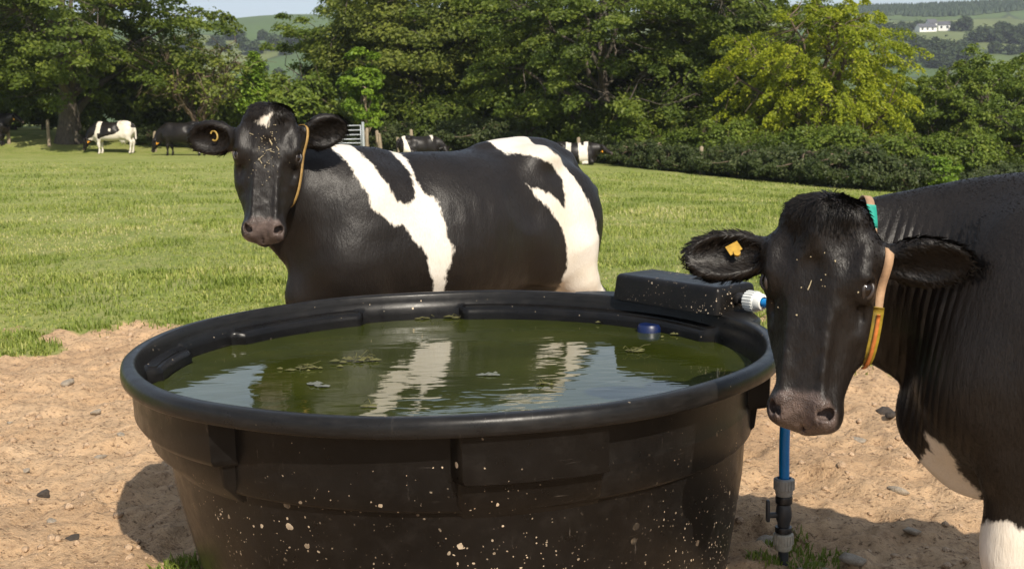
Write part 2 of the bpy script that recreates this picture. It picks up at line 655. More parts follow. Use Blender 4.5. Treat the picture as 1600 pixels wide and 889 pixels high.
def build_cow(F, head_o, head_R, neck_c, legs, ears, fine=True, udder=True, folds=0.0, tail=None, jaw=1.0, neckw=1.0):
    """head_R columns: along the face (s), to the cow's left (l), out of the forehead (d)."""
    ho = np.array(head_o, float); HR = np.array(head_R, float)

    def hp(s, l, d): return ho + HR @ np.array([s, l, d])
    # torso
    T = TORSO

    def tor(X, Y, Z):
        x = X[:, 0, 0].astype(float)
        w = np.maximum(cub(T[:, 0], T[:, 1], x), .005)[:, None, None]
        top = cub(T[:, 0], T[:, 2], x)[:, None, None]; bot = cub(T[:, 0], T[:, 3], x)[:, None, None]
        tp = cub(T[:, 0], T[:, 4], x)[:, None, None]
        zc = (top + bot) / 2; h = (top - bot) / 2
        tz = np.clip((Z - zc) / h, -1.2, 1.2)
        ky = np.abs(Y) / (w * (1 - tp * tz)); kz = np.abs(Z - zc) / h
        n = 2.25
        kk = (ky ** n + kz ** n) ** (1 / n)
        d = (kk - 1) * np.minimum(w, h)
        over = np.maximum(np.maximum(X - T[-1, 0], T[0, 0] - X), 0)
        return (d + over).astype(np.float32)
    F.put((-.9, -.38, .48), (.95, .38, 1.36), tor, .03)
    # shoulders, haunches, hooks, spine
    for sg in (1, -1):
        F.ell((.55, .15 * sg, .98), (.16, .085, .27), .14, rot_y(.22))
        F.ell((.69, .15 * sg, .80), (.13, .085, .14), .12, rot_y(.5))
        F.ell((-.60, .165 * sg, .86), (.19, .115, .30), .10, rot_y(-.15))
        F.ell((-.42, .18 * sg, 1.25), (.08, .055, .04), .10)
        F.ell((-.79, .10 * sg, 1.045), (.05, .045, .05), .06)
        F.ell((-.38, .21 * sg, .76), (.10, .07, .15), .09, rot_y(.5))      # stifle
        F.ell((-.24, .325 * sg, 1.08), (.10, .05, .12), .09, mode='s')   # hungry hollow
    F.ell((.55, 0, 1.255), (.19, .05, .05), .07)
    F.ell((-.40, 0, 1.30), (.26, .05, .04), .06)
    F.ell((-.68, 0, 1.225), (.10, .045, .05), .07)
    F.ell((.78, 0, .66), (.16, .10, .13), .09)            # brisket
    F.ell((.72, 0, .56), (.13, .06, .10), .07)
    if udder:
        F.ell((-.40, 0, .55), (.21, .15, .14), .06)
        for sx in (-.32, -.45):
            for sg in (1, -1):
                F.cone((sx, .07 * sg, .47), (sx, .08 * sg, .385), .022, .014, .02)
    # legs: dict of lists of (point, radius)
    for lg in legs:
        F.chain([p for p, r in lg], [r for p, r in lg], .045)
        p = np.array(lg[-1][0], float)
        F.cone(p + (0.0, 0, -.03), (p[0] + .025, p[1], .035), .043, .052, .015)
    # tail
    if tail is None:
        tail = [((-.76, 0, 1.175), .04), ((-.85, 0, 1.10), .028), ((-.885, 0, .93), .021), ((-.89, 0, .72), .018), ((-.89, 0, .55), .034), ((-.89, 0, .36), .012)]
    F.chain([p for p, r in tail], [r for p, r in tail], .03)
    # neck: overlapping ellipsoids along a curve
    P0 = np.array((.56, 0, .985)); P3 = hp(.12, 0, -.165)
    P1, P2 = np.array(neck_c[0], float), np.array(neck_c[1], float)
    NN = 9
    for i in range(NN):
        t = i / (NN - 1)
        p = (1 - t) ** 3 * P0 + 3 * (1 - t) ** 2 * t * P1 + 3 * (1 - t) * t * t * P2 + t ** 3 * P3
        tg = nrm(3 * (1 - t) ** 2 * (P1 - P0) + 6 * (1 - t) * t * (P2 - P1) + 3 * t * t * (P3 - P2))
        up = np.array((0, 0, 1.0)) - tg * tg[2]
        up = nrm(up)
        if t > .5:
            hu = -HR[:, 0]; hu = hu - tg * hu.dot(tg)
            if np.linalg.norm(hu) > .2:
                up = nrm(up * (1 - (t - .5) * 1.6) + nrm(hu) * (t - .5) * 1.6)
                up = nrm(up - tg * up.dot(tg))
        lat = np.cross(up, tg)
        e = 1 - t
        hv = .112 + .20 * e ** 1.1; hl = (.088 + .11 * e ** 1.4) * neckw
        F.ell(p, (.11 + .05 * e, hl, hv), .03 + .06 * e, np.stack([tg, lat, up], 1))
        # crest and dewlap
        if .12 < t < .9:
            F.ell(p + up * (hv - .03), (.10, .035 + .02 * e, .05), .05, np.stack([tg, lat, up], 1))
            F.ell(p - up * (hv - .02), (.10, .028, .075), .05, np.stack([tg, lat, up], 1))
    # head
    H = HEAD

    def hd(X, Y, Z):
        x, y, z = X - ho[0], Y - ho[1], Z - ho[2]
        s = HR[0, 0] * x + HR[1, 0] * y + HR[2, 0] * z
        l = HR[0, 1] * x + HR[1, 1] * y + HR[2, 1] * z
        d = HR[0, 2] * x + HR[1, 2] * y + HR[2, 2] * z
        sh = s.shape; sf = s.ravel().astype(float)
        g = lambda c: cub(H[:, 0], H[:, c], sf).reshape(sh)
        w = np.maximum(g(1), .006); top = g(2); bot = g(3); tp = g(4)
        dc = (top + bot) / 2; h = np.maximum((top - bot) / 2, .006)
        tz = np.clip((d - dc) / h, -1.1, 1.1)
        # dorsal: flat forehead and narrow bridge; ventral: jaw narrower again
        ww = w * (1 - np.where(tz > 0, tp * tz, .38 * tz * tz))
        n = np.where(tz > 0, 2.9, 2.2)
        kk = ((np.abs(l) / ww) ** n + (np.abs(d - dc) / h) ** n) ** (1 / n)
        dd = (kk - 1) * np.minimum(w, h)
        over = np.maximum(np.maximum(s - H[-1, 0], H[0, 0] - s), 0)
        return (dd + over).astype(np.float32)
    cs = [hp(s, l, d) for s in (-.06, .57) for l in (-.13, .13) for d in (-.24, .04)]
    F.put(np.min(cs, 0), np.max(cs, 0), hd, .05)
    he = lambda c, r, k=.03, R=None, mode='u': F.ell(hp(*c), r, k, HR if R is None else HR @ R, mode)
    if fine:
        he((.012, 0, -.03), (.048, .088, .05), .05)                    # poll
        for sg in (1, -1):
            he((.150, .108 * sg, -.018), (.05, .028, .028), .035, rot_x(.5 * sg))      # brow over the eye
            he((.240, .105 * sg, -.075), (.07, .022, .04), .04)        # cheek bone
            he((.265, .095 * sg, -.145), (.10, .035, .07), .04)        # jaw muscle
            he((.225, .112 * sg, -.036), (.045, .008, .007), .022, rot_y(.5), 's')   # tear groove
            he((.10, .115 * sg, -.06), (.04, .035, .045), .03)        # ear base
            # temple hollow, eye socket and lids
            he((.095, .080 * sg, .026), (.055, .022, .018), .035, None, 's')
            he((.262, .112 * sg, -.026), (.030, .009, .010), .03, rot_y(.5), 's')
            Re = rot_x(.72 * sg)
            he((.187, .113 * sg, -.036), (.040, .028, .034), .018, Re)
            he((.164, .122 * sg, -.018), (.012, .020, .026), .012, rot_x(.72 * sg) @ rot_y(.0))
            ey = np.array((.189, .113 * sg, -.034)) + .033 * np.array((.0, .70 * sg, .71))
            he(tuple(ey), (.0215, .017, .0105), .005, Re @ rot_y(0), 's')
            # muzzle sides and nostrils
            he((.50, .052 * sg, -.048), (.045, .034, .045), .03)
            he((.478, .054 * sg, -.010), (.014, .024, .012), .014)
            he((.505, .077 * sg, -.050), (.030, .014, .030), .014)
            Rn = rot_x(.55 * sg)
            he((.502, .058 * sg, -.024), (.022, .021, .027), .008, Rn, 's')
            he((.36, .050 * sg, -.010), (.12, .010, .016), .025, None)   # nasal edges
            he((.36, .088 * sg, .004), (.09, .014, .022), .035, None, 's')  # hollow beside the bridge
        he((.04, 0, .022), (.06, .016, .012), .03)
        he((.20, 0, .022), (.06, .03, .010), .03, None, 's')
        he((.50, 0, -.118), (.066, .056, .034), .02)                   # chin
        he((.535, 0, -.095), (.055, .08, .0065), .007, rot_y(-.18), 's')  # mouth slit
        he((.545, 0, -.055), (.012, .004, .03), .006, None, 's')       # groove of the nose pad
    else:
        he((.49, 0, -.05), (.06, .075, .05), .03)
        he((.49, 0, -.115), (.05, .05, .03), .02)
    for e in ears:
        # e: base (s,l,d), dir (world-local vector), facing vector, length, width, cup depth
        o = hp(*e['o']); u = nrm(e['u']); w = np.array(e['w'], float); w = nrm(w - u * u.dot(w)); v = np.cross(w, u)
        R = np.stack([u, v, w], 1); L = e['L']; Wd = e['W']
        F.cone(o - u * .03, o + u * L * .28, .040, .034, .025)
        F.ell(o + u * L * .55, (L * .52, Wd * .5, .030 if fine else .02), .02, R)
        if fine:
            F.ell(o + u * L * .60 + w * e.get('cup', .022), (L * .42, Wd * .36, .030), .010, R, 's')
    if folds:
        pass
    return hp


def rot_y(a):
    c, s = math.cos(a), math.sin(a)
    return np.array([[c, 0, s], [0, 1, 0], [-s, 0, c]])


def rot_x(a):
    c, s = math.cos(a), math.sin(a)
    return np.array([[1, 0, 0], [0, c, -s], [0, s, c]])


def stand_legs(fl=0., fr=0., hl=0., hr=0.):
    out = []
    for sg, o in ((1, fl), (-1, fr)):
        out.append([((.64, .15 * sg, .80), .115), ((.60, .165 * sg, .62), .085), ((.62 + o * .4, .17 * sg, .42), .058), ((.62 + o * .5, .17 * sg, .36), .056),
                    ((.605 + o * .8, .17 * sg, .30), .038), ((.60 + o, .17 * sg, .14), .034), ((.605 + o, .17 * sg, .10), .042)])
    for sg, o in ((1, hl), (-1, hr)):
        out.append([((-.58, .17 * sg, .78), .15), ((-.62 + o * .3, .18 * sg, .62), .095), ((-.74 + o * .7, .17 * sg, .49), .056), ((-.745 + o * .75, .17 * sg, .44), .052),
                    ((-.715 + o * .9, .17 * sg, .34), .038), ((-.69 + o, .17 * sg, .15), .036), ((-.68 + o, .17 * sg, .10), .044)])
    return out


def coat_material(name, black=(.0064, .0050, .0042), sheen=.0, white=(.66, .61, .54), pink=(.135, .10, .087)):
    t = NT(name)
    co = t.coord('Object')
    wv = t.attr('white')
    edge = t.math('MULTIPLY', t.math('SUBTRACT', t.noise(t.mapping(co, (1, 1, .35)), 55, 5, .7), .5), .05)
    big = t.math('MULTIPLY', t.math('SUBTRACT', t.noise(co, 9, 3, .5), .5), .04)
    f = t.math('ADD', t.math('ADD', wv, edge), big)
    fac = t.n('ShaderNodeMapRange', {0: f, 1: -.004, 2: .008}).outputs[0]
    # lie of the hair, running down and back
    hair = t.noise(t.mapping(co, (1.0, 1.6, .14), rot=(0, .35, 0)), 210, 3, .6)
    hair2 = t.noise(t.mapping(co, (1.0, 1.0, .3), rot=(0, .5, 0)), 60, 4, .6)
    blotch = t.noise(co, 5, 5, .6)
    bl = t.mix(t.ramp(blotch, [(.35, 0), (.7, 1)]), black, tuple(b * 1.9 for b in black))
    bl = t.mix(t.ramp(hair, [(.35, 0), (.75, .7)]), bl, (.0155, .0117, .0092))
    wh = t.mix(t.ramp(blotch, [(.4, 0), (.8, .8)]), white, (white[0] * .86, white[1] * .80, white[2] * .68))
    wh = t.mix(t.ramp(hair, [(.3, .5), (.6, 0)]), wh, (white[0] * .75, white[1] * .72, white[2] * .66))
    c = t.mix(fac, bl, wh)
    nose = t.attr('nose')
    cells = t.n('ShaderNodeTexVoronoi', {'Vector': co, 'Scale': 230}).outputs['Distance']
    pk = t.mix(t.ramp(t.noise(co, 30, 4, .6), [(.35, 0), (.65, 1)]), tuple(p * .45 for p in pink), pink)
    c = t.mix(nose, c, pk)
    rgh = t.math('ADD', t.math('MULTIPLY', t.noise(co, 14, 4, .6), .24), .28)
    rgh = t.mix(nose, rgh, (.24, .24, .24))
    n1 = t.bump(hair, .35, .004)
    n2 = t.bump(hair2, .30, .008, n1)
    n3 = t.bump(t.math('MULTIPLY', cells, nose), .5, .004, n2)
    fs = t.math('MULTIPLY', t.math('SINE', t.math('MULTIPLY', t.attr('foldc'), 2 * math.pi / .0215)), .5)
    fs = t.math('POWER', t.math('ADD', fs, .5), .6)
    n3 = t.bump(t.math('MULTIPLY', fs, t.attr('foldm')), 1.0, .0034, n3)
    p = t.pbsdf(c, rgh, Normal=n3)
    t.set(p.inputs['Specular IOR Level'], .25)
    t.set(p.inputs['Sheen Weight'], sheen)
    t.set(p.inputs['Sheen Roughness'], .35)
    t.set(p.inputs['Sheen Tint'], (.35, .30, .26, 1))
    return t.done(p)


def fur_material(name, c):
    t = NT(name)
    r = t.attr('tone')
    col = t.mix(r, tuple(x * .5 for x in c), tuple(x * 1.7 for x in c))
    p = t.pbsdf(col, .45)
    t.set(p.inputs['Specular IOR Level'], .28)
    return t.done(p)


def poly_sd(P, poly):
    """Signed distance of points (n,2) to a polygon, positive inside."""
    poly = np.array(poly, float)
    d = np.full(len(P), 1e9); ins = np.zeros(len(P), bool)
    for i in range(len(poly)):
        a, b = poly[i], poly[(i + 1) % len(poly)]
        e = b - a; w = P - a
        t = np.clip((w @ e) / max((e @ e), 1e-12), 0, 1)
        q = w - t[:, None] * e
        d = np.minimum(d, (q ** 2).sum(1))
        c = ((a[1] <= P[:, 1]) != (b[1] <= P[:, 1]))
        dy = b[1] - a[1]
        xx = a[0] + (P[:, 1] - a[1]) * e[0] / (dy if abs(dy) > 1e-12 else 1e-12)
        ins ^= c & (P[:, 0] < xx)
    d = np.sqrt(d)
    return np.where(ins, d, -d)


def face_normals(V, Q):
    a = V[Q[:, 2]] - V[Q[:, 0]]; b = V[Q[:, 3]] - V[Q[:, 1]]
    n = np.cross(a, b)
    return n / (np.linalg.norm(n, axis=1)[:, None] + 1e-12)


def fur_mesh(name, V, Q, dens_fn, dir_fn, length, width, mat, parent, n, lift=.35, seed=1, keep=None):
    """Thin tapered hairs (three triangles each) rooted on the skin; one part."""
    r = np.random.default_rng(seed)
    N = face_normals(V, Q)
    C = V[Q].mean(1)
    area = .5 * np.linalg.norm(np.cross(V[Q[:, 2]] - V[Q[:, 0]], V[Q[:, 3]] - V[Q[:, 1]]), axis=1)
    w = area * dens_fn(C, N)
    if w.sum() <= 0: return None
    pick = r.choice(len(Q), n, p=w / w.sum())
    uv = r.random((n, 2))
    q = Q[pick]
    root = ((V[q[:, 0]] * (1 - uv[:, :1]) + V[q[:, 1]] * uv[:, :1]) * (1 - uv[:, 1:]) + (V[q[:, 3]] * (1 - uv[:, :1]) + V[q[:, 2]] * uv[:, :1]) * uv[:, 1:])
    nn = N[pick]
    d = dir_fn(root, nn)
    d = d - nn * (d * nn).sum(1)[:, None]
    d /= np.linalg.norm(d, axis=1)[:, None] + 1e-9
    jit = r.normal(0, .28, (n, 3))
    d = d + jit - nn * (jit * nn).sum(1)[:, None]
    d /= np.linalg.norm(d, axis=1)[:, None] + 1e-9
    L = (length(root) if callable(length) else length) * (.6 + .7 * r.random(n))
    lf = (lift(root) if callable(lift) else lift) * (.6 + .8 * r.random(n))
    side = np.cross(d, nn) * (width * (.7 + .6 * r.random(n)))[:, None]
    p0 = root - nn * .002
    p1 = root + d * (L * .5)[:, None] + nn * (L * lf * .6)[:, None]
    p2 = root + d * L[:, None] + nn * (L * lf * .75)[:, None]
    VV = np.stack([p0 - side, p0 + side, p1 + side * .7, p2], 1).reshape(-1, 3)
    b = (np.arange(n) * 4)[:, None]
    tri = np.concatenate([b + np.array([[0, 1, 2]]), b + np.array([[0, 2, 3]])])
    tone = np.repeat(r.random(n), 4)
    o = mesh_np(name, VV, tri, mat, parent, True, {'tone': ('POINT', 'FLOAT', tone)})
    hn = nn + d * .15 + r.normal(0, .10, (n, 3))
    hn /= np.linalg.norm(hn, axis=1)[:, None]
    o['kind'] = 'stuff'
    o.data.normals_split_custom_set_from_vertices(np.repeat(hn, 4, 0).tolist())
    return o
# ------------------------------------------------------------------ the two cows at the trough
def head_frame(poll, muz, yaw):
    """World frame of a head seen from the camera: face axis poll->muzzle, forehead turned yaw to the viewer's left."""
    s = nrm(np.array(muz) - np.array(poll))
    mid = (np.array(poll) + np.array(muz)) / 2
    tocam = nrm(np.array((0, 0, CAM_H)) - mid)
    c, sn = math.cos(-yaw), math.sin(-yaw)
    tocam = np.array((tocam[0] * c - tocam[1] * sn, tocam[0] * sn + tocam[1] * c, tocam[2]))
    d = nrm(tocam - s * tocam.dot(s))
    l = np.cross(d, s)
    return np.stack([s, l, d], 1)


def frame_of(loc, psi, k):
    """Rotation world->local of a cow."""
    c, s = math.cos(psi), math.sin(psi)
    R = np.array([[c, s, 0], [-s, c, 0], [0, 0, 1]])
    return lambda p: R @ (np.array(p, float) - np.array(loc)) / k, lambda v: R @ np.array(v, float)


def eyes(root, hp, HR, mat, r=.0240):
    for sg in (1, -1):
        c = hp(.189, .1115 * sg + .0085 * .70 * sg, -.0365 + .0085 * .71)
        bm = bmesh.new()
        bmesh.ops.create_uvsphere(bm, u_segments=20, v_segments=14, radius=r)
        me = bpy.data.meshes.new('eye'); bm.to_mesh(me); bm.free()
        me.polygons.foreach_set('use_smooth', np.ones(len(me.polygons), bool))
        me.materials.append(mat)
        o = bpy.data.objects.new('eye', me); COL.objects.link(o)
        o.parent = root; o.location = c
        H_ = np.array(HR)
        ns = H_ @ np.array((.0, .70 * sg, .71)); ts = H_[:, 0]; bs = np.cross(ns, ts)
        mb = MB()
        pts = []
        for a in np.linspace(0, 2 * np.pi, 21):
            x, y = .0235 * math.cos(a), .0128 * math.sin(a)
            pts.append(np.array(c) + ts * x + bs * y + ns * (math.sqrt(max(r * r - x * x - y * y, 0)) + .0005 if x * x + y * y < r * r else .002))
        mb.tube(pts, .0056, 8, cap=False)
        mb.build('eyelid', M_LID, root, True)


M_EYE = simple('eye_dark', (.008, .0045, .003), .05, .3, 60)
M_LID = simple('eyelid_skin', (.030, .022, .018), .38, .4, 60)
M_COAT = coat_material('coat_black_white')
M_FUR = fur_material('fur_black', (.0115, .009, .0072))


def head_local(V, ho, HR):
    q = (V - np.array(ho)) @ np.array(HR)
    return q[:, 0], q[:, 1], q[:, 2]


def nose_mask(V, ho, HR):
    s, l, d = head_local(V, ho, HR)
    w = .024 * fbm(V[:, 0] * 40, V[:, 1] * 40, V[:, 2] * 40, 2, 5)
    f = smooth(.444, .462, s + w * .35 - 1.6 * np.maximum(np.abs(l) - .03, 0) ** 1.3) * smooth(-.104, -.094, d) * smooth(.092, .078, np.abs(l) + w * .3)
    return f


def vnormals(V, Q):
    n = np.zeros_like(V); fn = face_normals(V, Q)
    for q_ in range(4): np.add.at(n, Q[:, q_], fn)
    return n / (np.linalg.norm(n, axis=1)[:, None] + 1e-9)


def knobbly(V, Q, ho, HR, seed):
    """Small unevenness of bone and muscle under the skin, and faint ribs along the barrel."""
    n = vnormals(V, Q)
    s, l, d = head_local(V, ho, HR)
    head = smooth(-.24, -.12, d) * smooth(.60, .5, s) * smooth(.20, .14, np.abs(l)) * smooth(-.1, 0, s)
    a = fbm(s * 16, l * 20 + 3, d * 16, 3, seed) * .0028 * head * smooth(.47, .43, s)
    b = fbm(V[:, 0] * 4.5, V[:, 1] * 4.5, V[:, 2] * 4.0, 3, seed + 1) * .0065 * (1 - head)
    rib = np.sin((V[:, 0] + .10 * V[:, 2]) * 2 * np.pi / .085) * .0011 * smooth(-.35, -.1, V[:, 0]) * smooth(.40, .2, V[:, 0]) * smooth(1.15, 1.0, V[:, 2]) * smooth(.6, .75, V[:, 2]) * (np.abs(V[:, 1]) > .1)
    return V + n * (a + b + rib)[:, None]


# ---- cow at the right, head over the rim
A_PSI = math.radians(147); A_LOC = np.array((1.73, 2.50, 0.0)); A_K = .94
a_pt, a_vec = frame_of(A_LOC, A_PSI, A_K)
pollA = at(1284, 326, 2.76); muzA = at(1243, 682, 2.66)
HRw = head_frame(pollA, muzA, math.radians(17))
A_HO = a_pt(pollA); A_HR = np.stack([a_vec(HRw[:, i]) for i in range(3)], 1)
LA = float(np.linalg.norm(np.array(muzA) - np.array(pollA)))
FA = Field((-1.02, -.75, -.02), (1.5, .95, 1.55), .0068)
P3 = A_HO + A_HR @ np.array((.12, 0, -.165))
EARS_A = [dict(o=(.115, 0.125, -.075), u=a_vec((1, -.34, .02)), w=a_vec((.05, -1, -.45)), L=.215, W=.135, cup=.024),
                 dict(o=(.110, -0.125, -.075), u=a_vec((-1, .05, -.04)), w=a_vec((-.1, -1, .25)), L=.225, W=.13, cup=.02)]
NC_A = [(.80, .0, 1.06), P3 - A_HR[:, 2] * .20 + np.array((0, -.03, .0))]
hpA = build_cow(FA, A_HO, A_HR, NC_A, stand_legs(-.02, .03, .03, -.03),
                EARS_A, True, True)
VA, QA = FA.surface()
VA = smooth_verts(VA, QA, 2, .5)
VA = knobbly(VA, QA, A_HO, A_HR, 3)


def cow_object(name, V, Q, ho, HR, loc, psi, k, white, label, group, folds=None):
    root = empty(name, loc, psi, label, 'cow', group)
    root.scale = (k, k, k)
    body = mesh_np('body', V, Q, M_COAT, root, True, {'white': ('POINT', 'FLOAT', white), 'nose': ('POINT', 'FLOAT', nose_mask(V, ho, HR)),
                     **(dict(foldc=('POINT', 'FLOAT', folds[0]), foldm=('POINT', 'FLOAT', folds[1])) if folds else {})})
    return root, body


def polys_xz(V, add, sub=()):
    P = V[:, [0, 2]]
    w = np.full(len(V), -9.0)
    for p in add: w = np.maximum(w, poly_sd(P, p))
    for p in sub: w = np.minimum(w, -poly_sd(P, p))
    return w


whiteA = polys_xz(VA, [[(.83, .66), (.775, .645), (.755, .60), (.74, .55), (.70, .49), (.72, .42), (.92, .42), (.88, .55), (.845, .585), (.835, .61), (.815, .60)],
                       [(.40, .47), (.58, .472), (.62, .482), (.66, .465), (.80, .40), (.80, .10), (.40, .10)],
                       [(-.45, .30), (-.95, .34), (-.95, .09), (-.45, .09)]])
sA_, lA_, dA_ = head_local(VA, A_HO, A_HR)
fc = VA[:, 0] + .16 * VA[:, 2] + .022 * fbm(VA[:, 0] * 2.2, VA[:, 1] * 2.2, VA[:, 2] * 1.6, 2, 8) + .006 * fbm(VA[:, 0] * 7, VA[:, 1] * 7, VA[:, 2] * 3, 2, 18)
fm = smooth(.60, .78, VA[:, 0]) * smooth(1.06, .92, VA[:, 0]) * smooth(.58, .74, VA[:, 2] + .05 * np.sin(VA[:, 0] * 30)) * smooth(1.26, 1.14, VA[:, 2]) * smooth(-.04, -.14, dA_)
fm = fm * (.15 + .85 * smooth(-.45, .45, fbm(VA[:, 0] * 11, VA[:, 1] * 11, VA[:, 2] * 3.5, 2, 38)))
VA = VA.copy(); nA_ = np.zeros_like(VA)
fnA = face_normals(VA, QA)
for q_ in range(4): np.add.at(nA_, QA[:, q_], fnA)
nA_ /= np.linalg.norm(nA_, axis=1)[:, None] + 1e-9
VA = VA + nA_ * (fm * .0012 * (.5 + .7 * np.abs(fbm(VA[:, 0] * 6, VA[:, 1] * 6, VA[:, 2] * 4, 2, 28))) * np.sin(fc * 2 * np.pi / .047))[:, None]
cowA, bodyA = cow_object('cow', VA, QA, A_HO, A_HR, A_LOC, A_PSI, A_K, whiteA, 'black cow resting its muzzle on the right side of the trough rim', 'dairy cows in the field', (fc, fm))
eyes(cowA, hpA, A_HR, M_EYE)

# ---- cow standing behind the trough, broadside, face to the camera
B_PSI = math.radians(217.4); B_LOC = np.array((-.27, 5.86, -.06)); B_K = 1.0
b_pt, b_vec = frame_of(B_LOC, B_PSI, B_K)
pollB = at(421, 174, 5.08); muzB = at(410, 372, 4.94)
HRw = head_frame(pollB, muzB, math.radians(5))
B_HO = b_pt(pollB); B_HR = np.stack([b_vec(HRw[:, i]) for i in range(3)], 1)
FB = Field((-1.02, -.75, -.02), (1.5, .95, 1.8), .0075)
P3 = B_HO + B_HR @ np.array((.12, 0, -.165))
EARS_B = [dict(o=(.100, 0.122, -.08), u=b_vec((.9, .30, .28)), w=b_vec((.25, -1, -.25)), L=.205, W=.155, cup=.024),
                 dict(o=(.110, -0.122, -.08), u=b_vec((-1, .12, .06)), w=b_vec((-.1, -1, -.1)), L=.215, W=.155, cup=.026)]
hpB = build_cow(FB, B_HO, B_HR, [(.84, .0, 1.08), P3 - B_HR[:, 2] * .16 + np.array((0, -.03, -.06))], stand_legs(.03, -.04, -.05, .06),
                EARS_B, True, True)
VB, QB = FB.surface()
VB = smooth_verts(VB, QB, 2, .5)
VB = knobbly(VB, QB, B_HO, B_HR, 9)
B_STRIPE = [(.69, 1.50), (.707, 1.332), (.676, 1.259), (.658, 1.173), (.639, 1.13), (.636, 1.057), (.581, 1.017), (.529, .973), (.495, .982), (.435, .899), (.382, .835),
            (.37, .759), (.341, .646), (.345, .50), (.27, .50), (.285, .642), (.295, .722), (.264, .818), (.254, .871), (.274, .918), (.284, 1.007), (.291, 1.067), (.312, 1.091),
            (.345, 1.114), (.36, 1.179), (.35, 1.246), (.342, 1.30), (.34, 1.50)]
B_ISLAND = [(.598, 1.50), (.588, 1.33), (.568, 1.27), (.553, 1.212), (.518, 1.138), (.496, 1.087), (.439, 1.06), (.40, 1.102), (.381, 1.174), (.379, 1.226), (.393, 1.277), (.40, 1.50)]
B_RUMP = [(-.15, 1.50), (-.213, 1.27), (-.288, 1.274), (-.332, 1.26), (-.427, 1.202), (-.486, 1.131), (-.476, 1.035), (-.467, 1.0), (-.429, 1.037), (-.353, 1.083), (-.248, 1.13),
          (-.299, 1.057), (-.374, .986), (-.436, .901), (-.461, .814), (-.467, .731), (-.46, .643), (-.50, .56), (-.50, .09), (-.95, .09), (-.84, .45), (-.74, .59), (-.715, .717), (-.66, .983),
          (-.615, 1.07), (-.567, 1.16), (-.51, 1.235), (-.44, 1.27), (-.43, 1.50)]
whiteB = polys_xz(VB, [B_STRIPE, B_RUMP, [(.40, .34), (.80, .34), (.80, .09), (.40, .09)]], [B_ISLAND])
sB, lB, dB = head_local(VB, B_HO, B_HR)
blaze = poly_sd(np.stack([lB, sB], 1), [(-.052, .050), (-.020, .028), (.012, .020), (.006, .052), (-.004, .085), (-.022, .070), (-.040, .066)])
whiteB = np.where(dB > -.09, np.maximum(whiteB, np.where(sB < .12, blaze, -1)), whiteB)
cowB, bodyB = cow_object('cow', VB, QB, B_HO, B_HR, B_LOC, B_PSI, B_K, whiteB, 'black and white cow standing broadside behind the trough with its face to the camera', 'dairy cows in the field')
eyes(cowB, hpB, B_HR, M_EYE)


def coat_dir(ho, HR, facing):
    HR = np.array(HR)

    def fn(p, n):
        s, l, d = head_local(p, ho, HR)
        onhead = smooth(-.26, -.12, d) * smooth(-.10, .0, s) * smooth(.75, .6, s) * smooth(.30, .20, np.abs(l))
        body = np.tile(np.array([[-.55, 0, -1.0]]), (len(p), 1))
        top = smooth(.5, .95, n[:, 2])[:, None]
        body = body * (1 - top) + np.array([[-1, 0, -.1]]) * top
        face = HR[:, 0][None, :] + HR[:, 1][None, :] * (l * 3)[:, None]
        ear = smooth(.125, .16, np.abs(l))[:, None]
        face = face * (1 - ear) + (HR[:, 1][None, :] * np.sign(l)[:, None] - HR[:, 0][None, :] * .0 + np.array([[0, 0, -.35]])) * ear
        return body * (1 - onhead[:, None]) + face * onhead[:, None]
    return fn


def nearest_white(V, Q, white):
    w = white[Q].mean(1)
    return w


def add_fur(root, V, Q, white, ho, HR, n_coat, n_head, n_tuft, seed, px, ears, fold=None):
    nofold = 1.0 if fold is None else 1 - .95 * fold[Q].mean(1)
    wf = white[Q].mean(1)
    nf = nose_mask(V, ho, HR)[Q].mean(1)
    C = V[Q].mean(1)
    s, l, d = head_local(C, ho, HR)
    head = (d > -.21) & (s > -.05) & (s < .6) & (np.abs(l) < .34)
    tocam = lambda N: N
    def dens_coat(C_, N):
        return (wf < -.014) * (~head) * nofold * smooth(-.6, .4, C_[:, 0]) * (C_[:, 2] > .3) * 1.0
    def dens_head(C_, N):
        eye = np.hypot(np.hypot(s - .188, np.abs(l) - .128), d + .02) < .036
        return (wf < -.010) * head * (nf < .15) * (s < .46) * (~eye)
    def dens_tuft(C_, N):
        ear = np.zeros(len(C_))
        for e in ears:
            o = np.array(ho) + np.array(HR) @ np.array(e['o']); u = nrm(e['u']); w_ = C_ - o
            a = np.clip(w_ @ u, .04, e['L'] * .92)
            ear = np.maximum(ear, (np.linalg.norm(w_ - a[:, None] * u, axis=1) < .066) * (a > .045))
        poll = smooth(.075, .0, s) * smooth(.10, .05, np.abs(l)) * (d > -.10) * (wf < -.010)
        return ear * .8 + poll * 2.2
    fd = coat_dir(ho, HR, None)
    def tuft_dir(p, n):
        s_, l_, d_ = head_local(p, ho, HR)
        H_ = np.array(HR)
        ear = (np.abs(l_) > .13)[:, None]
        a = H_[:, 1][None, :] * np.sign(l_)[:, None] + np.array([[0, 0, -.45]]) + rng.normal(0, .2, (len(p), 3))
        b = H_[:, 0][None, :] * .9 + H_[:, 1][None, :] * (l_ * 7)[:, None] + H_[:, 2][None, :] * .5
        return np.where(ear, a, b)
    fur_mesh('coat_hair', V, Q, dens_coat, fd, .009, .00035 * px, M_FUR, root, n_coat, .10, seed)
    fur_mesh('face_hair', V, Q, dens_head, fd, lambda p: .005 + .010 * smooth(.20, .0, head_local(p, ho, HR)[0]), .0004 * px, M_FUR, root, n_head, .14, seed + 1)
    fur_mesh('tuft_hair', V, Q, dens_tuft, tuft_dir, lambda p: np.where(np.abs(head_local(p, ho, HR)[1]) > .13, .026, .024), .0005 * px, M_FUR, root, n_tuft, .28, seed + 2)


